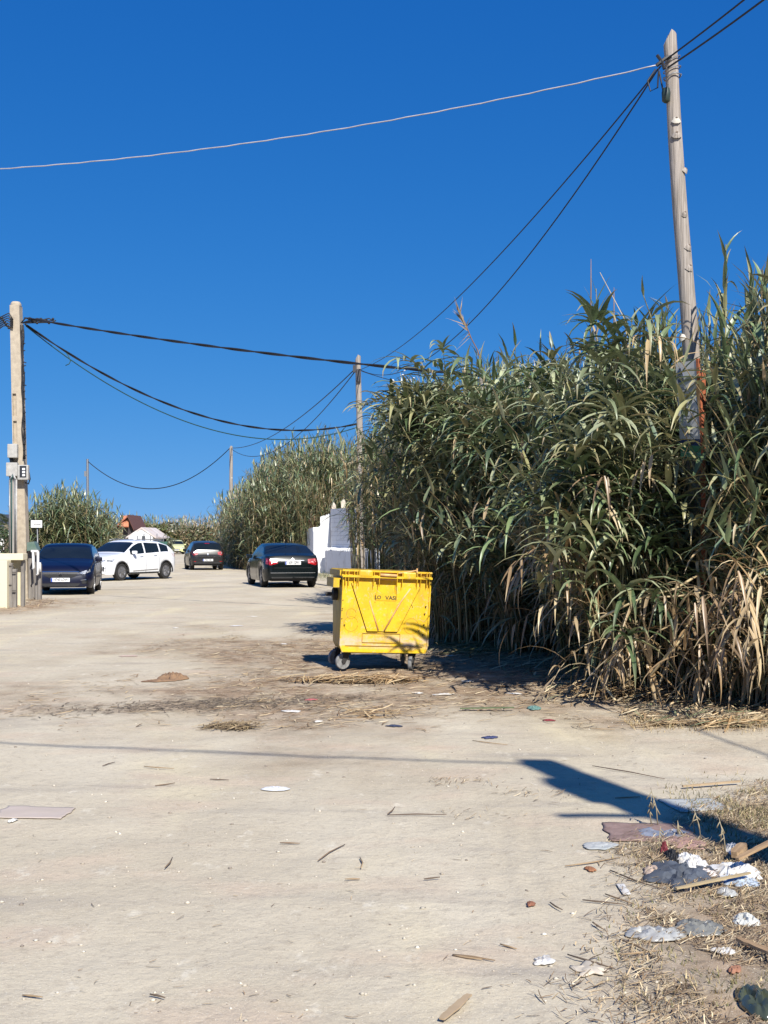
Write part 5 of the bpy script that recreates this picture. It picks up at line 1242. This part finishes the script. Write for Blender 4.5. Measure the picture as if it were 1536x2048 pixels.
for i, (px, py) in enumerate(((1350, 1230), (1380, 1250), (1440, 1290), (1500, 1280), (1530, 1240), (1480, 1340), (1420, 1330), (1340, 1300), (1300, 1330), (1520, 1350), (1460, 1210), (1390, 1340), (1490, 1150), (1525, 1120), (1440, 1100), (1470, 1050))):
    fan(P(px, py, 11.3 + .03 * i), 7, 3.0, .85 + .1 * (i % 3), 'd', 'straw coloured dry leaves hanging at the foot of the near thicket', 20 + i)['group'] = 'dry leaf bunches at the thicket foot'
skirt = []
r = random.Random(31)
for i in range(520):
    y = r.uniform(11.0, 16.3); x = xf(y) + r.uniform(-.15, .9)
    if 14.6 < y and r.random() < .8: continue
    if x < .34 * y + .4: skirt.append((x, y, r.uniform(.8, 3.0) if not .22 < x / y < .295 else r.uniform(.6, 1.3), r.gauss(-.15, .35), r.gauss(-.1, .3)))
v, q, c_ = grow(skirt, 5, 3, TA, .14, (.3, .55), (.025, .05), dry_top=.65, dry_low=1.0, first=.05)
o = np_mesh('dry_cane_undergrowth', v, q, c_, leafmat); tag(o, 'straw coloured broken cane undergrowth at the foot of the near thicket', 'undergrowth')

# ================================================================ GROUND LITTER (stuff)
def strips(n, region_fn, L_, W_, cols, name, label, cat, seed, lift=.02, curl=.02):
    rg = np.random.default_rng(seed); pts = []
    while len(pts) < n:
        p = region_fn(rg)
        if p is not None: pts.append(p)
    V = []; Q = []; C = []
    for x, y in pts:
        a = rg.normal(0.1, .7) if rg.random() < .6 else rg.uniform(0, math.pi); l = rg.uniform(*L_); w = rg.uniform(*W_); z = gz(x, y) + .004; k = rg.normal(0, .25); zz = rg.uniform(0, lift)
        d0 = np.array([math.cos(a), math.sin(a)]); nn = np.array([-d0[1], d0[0]]); b = len(V); c = np.array(cols[rg.integers(0, len(cols))]) * rg.uniform(.7, 1.25)
        for i in range(4):
            t_ = i / 3 - .5; cp = np.array([x, y]) + d0 * l * t_ + nn * k * l * t_ * t_; ww = w * (1 - abs(t_) * 1.2) * .5 + .0008
            zc = z + zz * (t_ + .5) + curl * rg.random() * l * 2
            V.append((cp[0] - nn[0] * ww, cp[1] - nn[1] * ww, zc)); V.append((cp[0] + nn[0] * ww, cp[1] + nn[1] * ww, zc + ww * rg.uniform(0, .9))); C += [c, c]
        for i in range(3): Q.append((b + 2 * i, b + 2 * i + 1, b + 2 * i + 3, b + 2 * i + 2))
    o = np_mesh(name, np.array(V), np.array(Q), np.array(C), littermat); tag(o, label, cat); return o
littermat = attr_mat('dry_litter', .8, 0, .2)
STRAW = [(.48, .36, .21), (.36, .26, .15), (.24, .16, .09), (.55, .45, .29), (.17, .12, .075), (.30, .24, .16)]
def rej(x, y, rg): return (x, y) if rg.random() < litter_zone(x, y) else None
def regA(rg):
    y = rg.uniform(10, 22); x = rg.uniform(-3.6, 3.2)
    if rg.random() > .25 + .75 * max(0, fbm(x, y, .9, 3) + .3): return None
    return rej(x, y, rg)
strips(5200, regA, (.03, .22), (.003, .014), STRAW, 'leaf_litter', 'scattered dry cane leaves and twigs on the dirt round the container', 'litter', 1, .015)
def regB(rg):
    y = rg.uniform(3.8, 8.0); x = rg.uniform(.3, 2.6)
    if x > .34 * y or fbm(x, y, 2.2, 3) < -.28: return None
    return rej(x, y, rg)
strips(8000, regB, (.008, .075), (.001, .0045), STRAW + [(.13, .09, .06), (.2, .15, .1)], 'leaf_litter', 'dense straw and twig litter in the lower right corner', 'litter', 2, .025)
def regC(rg):
    y = rg.uniform(10.2, 17); x = xf(y) + rg.normal(-.35, .45)
    if y < 11.4: x = rg.uniform(2.2, 4.2)
    return (x, y) if x < .36 * y else None
strips(3000, regC, (.05, .40), (.006, .026), STRAW + [(.2, .22, .12)], 'leaf_litter', 'thick fallen cane leaves along the foot of the near thicket', 'litter', 3, .06)
def regD(rg):
    y = 4 + 36 * rg.random() ** 2; x = rg.uniform(-.34, .34) * y; return (x, y)
strips(420, regD, (.01, .06), (.001, .003), STRAW, 'leaf_litter', 'tiny stray twigs scattered over the open road', 'litter', 4, .008)
def regE(rg):
    x = rg.normal(-1.6, .75); y = rg.normal(11.6 + .30 * (x + 1.6), .22); return (x, y)
strips(1300, regE, (.02, .13), (.004, .012), [(.16, .13, .095), (.11, .085, .06), (.22, .17, .12)], 'leaf_litter', 'dark band of crushed leaves left of the container', 'litter', 5, .01)
def regF(rg): return (rg.normal(-8.9, .8), rg.normal(28.2, 1.1))
strips(700, regF, (.04, .25), (.006, .02), STRAW, 'leaf_litter', 'dry weeds round the foot of the concrete pole', 'litter', 6, .06)
# pebbles
def pebbles(n, fn, size, cols, name, label, seed):
    rg = np.random.default_rng(seed); V = []; Q = []; C = []
    oc = np.array([(1, 0, 0), (0, 1, 0), (-1, 0, 0), (0, -1, 0), (0, 0, 1), (0, 0, -1)], float); fo = [(0, 1, 4), (1, 2, 4), (2, 3, 4), (3, 0, 4), (1, 0, 5), (2, 1, 5), (3, 2, 5), (0, 3, 5)]
    for i in range(n):
        x, y = fn(rg); s = size[0] + (size[1] - size[0]) * rg.random() ** 4; b = len(V); a = rg.uniform(0, 6.28); sc3 = np.array([1, rg.uniform(.6, 1), rg.uniform(.35, .6)]) * s
        p = oc * sc3 * rg.uniform(.75, 1.2, (6, 1)); p = np.stack([p[:, 0] * math.cos(a) - p[:, 1] * math.sin(a), p[:, 0] * math.sin(a) + p[:, 1] * math.cos(a), p[:, 2]], 1) + (x, y, gz(x, y) + s * .15)
        V += list(p); Q += [(b + f[0], b + f[1], b + f[2]) for f in fo]; c = np.array(cols[rg.integers(0, len(cols))]) * rg.uniform(.8, 1.15); C += [c] * 6
    o = np_mesh(name, np.array(V), np.array(Q), np.array(C), littermat); tag(o, label, 'pebbles')
def regP(rg):
    y = 3.8 + 22 * rg.random() ** 1.8; return (rg.uniform(-.34, .34) * y, y)
pebbles(2600, regP, (.002, .016), [(.55, .49, .39), (.42, .36, .28), (.62, .57, .47), (.25, .21, .17), (.50, .45, .36)], 'pebbles', 'small stones and grit scattered over the sandy road', 8)
# dry grass (blades)
def grass(n, fn, h, cols, label, seed):
    rg = np.random.default_rng(seed); V = []; Q = []; C = []
    i = 0
    while i < n:
        p = fn(rg)
        if p is None: continue
        x, y = p; i += 1
        hh = rg.uniform(*h); a = rg.uniform(0, 6.28); d0 = np.array([math.cos(a), math.sin(a)]); bend = rg.uniform(.2, 1.1) * hh; w = rg.uniform(.0015, .004); b = len(V); c = np.array(cols[rg.integers(0, len(cols))]) * rg.uniform(.7, 1.25); nn = np.array([-d0[1], d0[0]])
        for t_ in (0, .5, 1):
            cp = np.array([x, y]) + d0 * bend * t_ ** 1.6; z = gz(x, y) + hh * t_ * (1 - .2 * t_); ww = w * (1 - .85 * t_)
            V.append((cp[0] - nn[0] * ww, cp[1] - nn[1] * ww, z)); V.append((cp[0] + nn[0] * ww, cp[1] + nn[1] * ww, z)); C += [c, c]
        for k in range(2): Q.append((b + 2 * k, b + 2 * k + 1, b + 2 * k + 3, b + 2 * k + 2))
    o = np_mesh('dry_grass', np.array(V), np.array(Q), np.array(C), littermat); tag(o, label, 'grass')
DG = [(.33, .27, .14), (.24, .20, .10), (.42, .34, .19), (.17, .16, .07), (.12, .12, .06)]
def rg1(rg):
    x, y = rg.normal(2.45, .38), rg.normal(6.85, .42); return (x, y) if x > 1.75 and fbm(x, y, 3, 2) > -.35 else None
grass(5200, rg1, (.01, .06), DG, 'matted dry grass round the pole shadow on the right', 1)
def rg2(rg):
    x, y = rg.uniform(.8, 2.1), rg.uniform(4.1, 6.3); return (x, y) if rg.random() < litter_zone(x, y) and fbm(x, y, 2, 2) > -.15 else None
grass(2800, rg2, (.008, .035), DG + [(.30, .22, .12)], 'thin dry grass between the rubbish at lower right', 2)
def rg3(rg): return (rg.uniform(2.1, 3.8), rg.normal(10.4, .22))
grass(2600, rg3, (.01, .06), [(.45, .34, .17), (.36, .26, .13), (.5, .4, .24)], 'golden dry grass in front of the near thicket', 3)
def rg4(rg): return (rg.normal(-2.6, .6), rg.normal(50.5, 2.4))
grass(1500, rg4, (.08, .30), [(.16, .18, .09), (.3, .26, .15), (.1, .13, .05)], 'low grass at the foot of the white wall', 4)
# ground darkening strip of dirt sits in the ground material

# ================================================================ RUBBISH (things)
def rag(name, cx, cy, rx, ry, h, m, label, cat, seed, rot=0, nx=26, ny=18, rough=.35, amp=1.0, sharp=False, group=None, foldf=2.2, crease=.28):
    """crumpled sheet lying on the ground"""
    vs = []; Mr = Matrix.Rotation(rot, 2)
    for j in range(ny + 1):
        for i in range(nx + 1):
            u_, v_ = i / nx * 2 - 1, j / ny * 2 - 1
            if not sharp:
                k = max(abs(u_), abs(v_)); l = math.hypot(u_, v_) or 1; f_ = k / l; u2, v2 = u_ * f_, v_ * f_
                ang = math.atan2(v2, u2); e = 1 + rough * noise.noise(Vector((math.cos(ang) * 1.8, math.sin(ang) * 1.8, seed)))
            else: u2, v2 = u_, v_; k = max(abs(u_), abs(v_)); e = 1 + rough * .3 * noise.noise(Vector((u_ * 2, v_ * 2, seed)))
            p = Mr @ Vector((u2 * rx * e, v2 * ry * e)); 
            asp = ry / rx if rx else 1
            rdg = 1 - abs(noise.noise(Vector((u2 * foldf + seed, v2 * foldf * min(2, asp), seed * 1.3)))) * 2.4
            crk = 1 - abs(noise.noise(Vector((u2 * 4.3 + seed, v2 * 4.3, seed * 2.3)))) * 3
            z = .005 + .45 * h * max(0, (rdg * .55 + crease * crk + .25)) * amp * max(0, 1 - k ** 2) ** .8
            vs.append((p.x, p.y, z + gz(cx + p.x, cy + p.y)))
    fs = [(j * (nx + 1) + i, j * (nx + 1) + i + 1, (j + 1) * (nx + 1) + i + 1, (j + 1) * (nx + 1) + i) for j in range(ny) for i in range(nx)]
    mb = MB(); mb.add(vs, fs); o_ = mb.build(name, m, None, True, 28); o_.location = (cx, cy, 0)
    sm = o_.modifiers.new('thickness', 'SOLIDIFY'); sm.thickness = .004; sm.offset = 1
    return tag(o_, label, cat, group)
def RG(name, px, py, wpx, dm, h, m, label, cat, seed, rot=0, **k):
    x, y = G(px, py); return rag(name, x, y, wpx / 2 * y / F, dm / 2, h, m, label, cat, seed, rot, **k)
brownc = mat('brown_felt', (.27, .185, .16), .95, col2=(.20, .13, .11), scale=12, bump=.4, bscale=90); bluecl = mat('slate_blue_cloth', (.10, .12, .17), .8, col2=(.22, .24, .29), scale=8)
whitecl = mat('white_plastic_bag', (.64, .63, .60), .5, col2=(.40, .36, .30), scale=14, contrast=(.34, .5)); darkcl = mat('dark_slate_fabric', (.085, .10, .125), .8, col2=(.045, .05, .06), scale=14); blackcl = mat('black_fabric', (.018, .018, .02), .8)
redcl = mat('maroon_scrap', (.17, .018, .025), .6); clearp = mat('greyish_clear_plastic', (.42, .42, .39), .25, col2=(.28, .27, .25), scale=15, spec=.8)
cardm = mat('pinkish_cardboard', (.46, .385, .33), .9, col2=(.42, .35, .29), scale=5); cardg = mat('grey_cardboard', (.34, .36, .35), .9, col2=(.42, .42, .40), scale=5); cardb = mat('brown_cardboard', (.27, .165, .09), .9, col2=(.15, .09, .055), scale=8)
woodp = mat('orange_split_wood', (.42, .28, .15), .85, col2=(.24, .15, .08), scale=14, stretch=(.4, 6, 6)); paperw = mat('white_paper', (.60, .58, .54), .7, col2=(.42, .37, .30), scale=18, contrast=(.36, .54)); tealp = mat('teal_plastic', (.13, .24, .21), .5)
olive = mat('olive_black_bag', (.035, .045, .028), .22, spec=.8, col2=(.07, .08, .05), scale=6)
RG('towel', 1298, 1668, 170, .42, .035, brownc, 'flat brown felt mat lying at the edge of the pole shadow', 'mat', 1, R(-4), sharp=True, amp=.6)
RG('jacket', 1318, 1670, 110, .22, .055, bluecl, 'slate blue garment lying across the brown felt mat', 'garment', 2, R(-8))
RG('cloth', 1372, 1690, 80, .22, .03, mat('pink_brown_cloth', (.36, .22, .18), .9), 'pinkish brown cloth beside the felt mat', 'cloth', 3)
RG('cardboard_sheet', 1390, 1612, 110, .34, .012, cardg, 'grey green cardboard sheet at the tip of the dry grass', 'cardboard', 4, R(8), sharp=True, amp=.3)
RG('cardboard_sheet', 1200, 1696, 72, .16, .03, cardg, 'curled grey card piece left of the rubbish heap', 'cardboard', 5, R(5), amp=.8)
RG('cardboard_sheet', 68, 1630, 140, .27, .012, cardm, 'pinkish flattened cardboard at the left edge of the road', 'cardboard', 6, R(-3), sharp=True, amp=.35)
RG('tote_bag', 1362, 1752, 120, .46, .10, darkcl, 'dark slate torn fabric bag in the rubbish heap', 'bag', 7, R(-25), rough=.6)
RG('cloth', 1347, 1724, 30, .22, .12, blackcl, 'black rag bunched behind the slate fabric', 'rag', 8)
RG('plastic_bag', 1382, 1734, 55, .26, .12, whitecl, 'crumpled white plastic bag in the middle of the rubbish heap', 'bag', 9, rough=.7)
RG('plastic_bag', 1470, 1748, 110, .30, .10, whitecl, 'long white plastic sheet twisted over the heap toward the right edge', 'bag', 10, R(-18), rough=.6)
RG('plastic_bag', 1468, 1706, 36, .18, .10, whitecl, 'small white foam lump behind the rubbish heap', 'foam', 11, rough=.6)
RG('plastic_bag', 1405, 1750, 60, .12, .05, mat('pale_pink_paper', (.62, .55, .50), .7), 'pale pink paper leaf under the white bags', 'paper', 12)
RG('folded_sheet', 1478, 1765, 80, .20, .05, mat('blue_white_fabric', (.50, .56, .62), .7, col2=(.2, .26, .33), scale=10, stretch=(1, 5, 1)), 'blue striped folded sheet below the white plastic', 'sheet', 13)
RG('stone_slab', 1310, 1748, 46, .20, .05, mat('sandy_pink_stone', (.50, .38, .29), .9), 'sandy pink slab left of the slate fabric', 'slab', 14, nx=12, ny=10)
RG('plastic_bottle_sheet', 1310, 1870, 120, .16, .07, clearp, 'crushed clear plastic wrap low in the right corner', 'plastic', 15, R(4))
RG('plastic_wrap', 1400, 1858, 100, .20, .07, mat('smoky_plastic', (.20, .20, .18), .3), 'smoky grey plastic wrap right of the clear piece', 'plastic', 16, R(-4), rough=.6)
RG('paper_plate', 1492, 1846, 52, .14, .07, mat('off_white_foam', (.55, .55, .50), .7), 'grey white foam tray among the dry grass', 'tray', 17, rough=.15)
RG('paper_scrap', 1450, 1906, 40, .08, .03, paperw, 'torn white wrapper low on the right', 'paper', 18, rough=.8)
RG('plastic_bag', 1452, 1790, 40, .10, .06, clearp, 'crumpled clear bag under the long plank', 'bag', 19)
RG('plastic_bag', 1518, 2010, 72, .30, .16, olive, 'shiny olive black bin bag in the bottom right corner', 'bag', 20, rough=.3, crease=.06, foldf=1.3)
RG('maroon_scrap', 1328, 1712, 14, .05, .16, redcl, 'small upright maroon scrap at the top of the heap', 'scrap', 21)
RG('plastic_bag', 1292, 1398, 40, .18, .08, mat('cloudy_bag', (.52, .54, .58), .4), 'small cloudy plastic bag at the thicket foot', 'bag', 22)
RG('bin_bag', 1415, 1398, 52, .25, .12, blackcl, 'black crumpled bag at the foot of the thicket on the right', 'bag', 23)
RG('cloth', 1132, 1328, 34, .30, .14, mat('pink_red_cloth', (.60, .16, .15), .8), 'pink red rag glowing at the edge of the thicket shade', 'rag', 24)
RG('plastic_scrap', 1116, 1334, 18, .2, .12, mat('green_wrapper', (.03, .22, .10), .5), 'green wrapper beside the pink red rag', 'wrapper', 25)
RG('paper_scrap', 1123, 1340, 12, .15, .08, paperw, 'white scrap under the pink red rag', 'paper', 26)
RG('tarp', 1068, 1417, 28, .20, .05, tealp, 'teal plastic scrap on the dirt right of the container', 'scrap', 27)
RG('packet', 552, 1580, 58, .11, .035, mat('greyish_paper', (.50, .51, .54), .6, col2=(.62, .62, .61)), 'flattened white paper packet in the middle of the road', 'packet', 28, rough=.25)
RG('card_box', 1247, 1783, 15, .16, .03, paperw, 'small upright white card at the right of the road', 'card', 29, sharp=True, amp=.3)
RG('folded_cardboard', 345, 1360, 60, .35, .16, cardb, 'crumpled brown cardboard standing up on the road left of the container', 'cardboard', 30, rough=.5)
RG('folded_cardboard', 318, 1365, 66, .2, .05, cardb, 'flat torn brown cardboard in front of the crumpled one', 'cardboard', 31)
for i, (px, py, w, m, lab) in enumerate([(583, 1423, 46, paperw, 'long white paper strip below the cane leaf pile'), (636, 1444, 17, paperw, 'small torn white paper below the strip'), (623, 1402, 22, mat('red_pink_scrap', (.45, .12, .12), .7), 'red scrap among the litter below the container'),
    (888, 1390, 40, paperw, 'torn white plastic right of the container shade'), (835, 1388, 22, paperw, 'white scrap under the container wheels'), (1030, 1386, 30, paperw, 'white scrap near the thicket shade'), (980, 1477, 30, mat('navy_scrap', (.05, .06, .14), .6), 'navy plastic strip on the open road'),
    (788, 1453, 32, mat('ink_blue_rag', (.04, .05, .09), .7), 'dark blue rag piece below the twig cluster'), (1006, 1372, 20, cardb, 'brown card chip near the thicket shade'), (1098, 1441, 24, mat('dark_red_strip', (.24, .03, .04), .6), 'dark red strip near the thicket'), (1062, 1813, 14, mat('rust_chip', (.28, .12, .07), .9), 'rust orange chip on the sand'),
    (472, 1252, 26, mat('grey_film', (.6, .6, .62), .4), 'crumpled grey white film far left of the container'), (505, 1234, 20, paperw, 'white scrap above the grey film'), (352, 1256, 14, paperw, 'tiny white scrap on the far left of the road'), (255, 1313, 34, mat('pink_grey_card', (.5, .36, .32), .8), 'faded pink card on the left of the road'),
    (568, 1290, 16, paperw, 'white chip left of the container wheels'), (1180, 1742, 18, mat('orange_peel', (.30, .13, .06), .8), 'orange brown scrap left of the heap'), (1495, 1893, 16, mat('brick_chip', (.36, .17, .10), .9), 'orange brick chip near the lower plank'), (1470, 1943, 24, mat('brick_chip', (.36, .17, .10), .9), 'orange brick chip above the bin bag'),
    (1180, 1940, 60, mat('beige_sheet', (.55, .48, .38), .8), 'beige torn paper at the edge of the litter'), (900, 1313, 24, paperw, 'white scrap at the thicket foot by the container'), (1405, 1383, 16, paperw, 'white scrap at the right of the thicket foot'), (1085, 1925, 34, paperw, 'thin torn white paper curl on the sand near the lower litter'), (25, 1646, 12, whitecl, 'tiny white fleck under the flattened cardboard'), (935, 1363, 22, paperw, 'white scrap between container and thicket')]):
    RG('scrap', px, py, w, .05 + w * .0012, .025, m, lab, 'scrap', 40 + i, R((i * 37) % 60 - 30), nx=12, ny=8, rough=.7)
# planks
def plank(pa, pb, w, th, m, label, seed=1, z=.03):
    a, bb = Vector((*G(*pa), z)), Vector((*G(*pb), z * 1.6)); d_ = bb - a; L_ = d_.length; n = 10; mb = MB(); vs = []; rr = random.Random(seed)
    for i in range(n + 1):
        k = i / n; ww = w * (1 - .35 * abs(2 * k - 1) ** 3) * rr.uniform(.9, 1.1) / 2; off = rr.uniform(-1, 1) * w * .06
        for sy, sz in ((-1, 0), (1, 0), (1, 1), (-1, 1)): vs.append((k * L_, sy * ww + off, sz * th))
    fs = [(0, 1, 2, 3), tuple(n * 4 + q for q in (3, 2, 1, 0))] + [(i * 4 + q, i * 4 + (q + 1) % 4, (i + 1) * 4 + (q + 1) % 4, (i + 1) * 4 + q) for i in range(n) for q in range(4)]
    mb.add(vs, fs); o_ = mb.build('plank', m, None); o_.location = a; o_.rotation_euler = Vector((1, 0, 0)).rotation_difference(d_).to_euler(); return tag(o_, label, 'plank')
plank((1475, 1758), (1560, 1735), .034, .010, woodp, 'orange split plank lying on the white plastic at the right edge', 1, .09)
plank((1352, 1792), (1500, 1768), .022, .008, mat('straw_plank', (.44, .34, .19), .8), 'long pale straw coloured slat below the slate fabric', 2)
plank((1476, 1896), (1570, 1945), .030, .012, woodp, 'brown split plank running off the lower right edge', 3)
plank((1468, 1728), (1488, 1716), .05, .03, woodp, 'short orange wood block beside the white foam', 4)
plank((884, 2046), (938, 2000), .03, .006, mat('dull_bark', (.42, .31, .19), .9), 'pointed bark sliver at the bottom edge of the road', 5, .01)
plank((1365, 1578), (1480, 1570), .02, .012, mat('dull_bark', (.42, .31, .19), .9), 'dry brown stick above the grey cardboard', 6, .012)
plank((920, 1421), (1028, 1421), .04, .01, mat('green_stem', (.12, .15, .07), .6), 'flattened green cane stem on the dirt', 7, .015)
# loose sticks as individuals
sticks = [((636, 1726), (690, 1694)), ((905, 1916), (965, 1926)), ((775, 1634), (893, 1634)), ((775, 1632), (790, 1618)), ((288, 1536), (348, 1541)), ((420, 1562), (458, 1564)), ((905, 1915), (990, 1928)), ((945, 1484), (1015, 1493)), ((1100, 1810), (1125, 1826)), ((1185, 1850), (1210, 1867)), ((1000, 1894), (1034, 1905)),
    ((1165, 1805), (1250, 1815)), ((1210, 1793), (1270, 1815)), ((1130, 1737), (1240, 1720)), ((1220, 1745), (1345, 1790)), ((1240, 1885), (1300, 1912)), ((1240, 1915), (1320, 1908)), ((1135, 1915), (1230, 1945)), ((330, 1740), (345, 1720)), ((45, 1997), (85, 2002)), ((300, 1995), (330, 2003)), ((310, 1575), (350, 1570)), ((720, 1720), (722, 1742)), ((205, 1535), (230, 1528)),
    ((560, 1690), (600, 1692)), ((1180, 1460), (1230, 1462)), ((1185, 1535), (1330, 1562)), ((1230, 1600), (1280, 1598)), ((720, 1763), (690, 1764)), ((848, 1763), (880, 1760))]
for i, (a, bb) in enumerate(sticks):
    pa, pb = Vector((*G(*a), .012)), Vector((*G(*bb), .014)); rr = random.Random(i); n = Vector((-(pb - pa).y, (pb - pa).x, 0)) * .06
    md = pa.lerp(pb, .5) + n * rr.uniform(-1, 1)
    twig('stick', [pa, pa.lerp(md, .6), md, pb], [.0025, .004, .004, .002], mat('stick_brown_%d' % (i % 3), [(.22, .15, .09), (.34, .24, .14), (.14, .10, .07)][i % 3], .9), 'thin dry twig lying loose on the sandy road', 'stick', 'loose twigs on the road')
# piles of cane leaves
def pile(px0, px1, py, n, dy, L_, label, seed, cols, h=.05, thick=(.008, .026)):
    y0 = G(0, py)[1]; xa, xb = (px0 - 768) * y0 / F, (px1 - 768) * y0 / F; xm = (xa + xb) / 2
    def fn(rg):
        x = xm + (xb - xa) * .21 * rg.normal()
        return (x, y0 + dy * rg.normal() * (1.1 - abs(x - xm) / (xb - xa))) if xa < x < xb else None
    o_ = strips(n, fn, L_, thick, cols, 'leaf_pile', label, 'leaf pile', 50 + seed, h, .03); del o_['kind']; return o_
PC = [(.42, .29, .15), (.50, .38, .22), (.22, .14, .075), (.14, .09, .05), (.33, .21, .10)]
pile(560, 850, 1364, 330, .11, (.12, .55), 'long pile of dry cane leaves in front of the container', 1, PC, .07)
pile(405, 520, 1456, 260, .05, (.08, .35), 'bundle of fibrous dry weeds left of the road centre', 2, [(.30, .22, .12), (.17, .12, .07), (.40, .3, .17)], .05, (.003, .010))
pile(670, 800, 1430, 34, .14, (.2, .5), 'loose splayed dry cane leaves in the middle of the dirt', 3, PC, .05)
pile(860, 1020, 1300, 240, .5, (.2, .8), 'fallen green canes at the dark thicket foot behind the container', 4, [(.20, .19, .09), (.11, .12, .05), (.3, .25, .14)], .10, (.01, .035))
pile(1130, 1560, 1392, 420, .20, (.2, .8), 'fallen dry canes along the thicket foot at right', 5, PC, .12, (.01, .03))
pile(1290, 1560, 1450, 60, .10, (.2, .7), 'flat dry stalks at the edge of the golden grass', 6, PC, .03)
# upright dry weeds near the pole shadow
for i, (px, py, hpx) in enumerate(((1303, 1652, 60), (1316, 1655, 80), (1390, 1668, 50), (1402, 1682, 62), (1452, 1715, 80), (1360, 1675, 34), (1322, 1712, 60))):
    x, y = G(px, py); h = hpx * y / F; rr = random.Random(i); mb = MB(); pts = [Vector((x, y, 0)), Vector((x - .01, y, h * .5)), Vector((x - .02 + rr.uniform(-.03, .03), y, h))]
    mb.tube(pts, [.004, .003, .0015], 5)
    for k in range(5):
        p = pts[1].lerp(pts[2], k / 5); mb.tube([p, p + Vector((rr.uniform(-.03, .03), 0, -rr.uniform(.01, .05)))], [.0025, .004], 4)
    tag(mb.build('dry_weed', mat('weed_grey', (.36, .30, .19), .9), None, True), 'thin upright dry weed standing at the edge of the pole shadow', 'weed', 'dry weeds by the pole shadow')
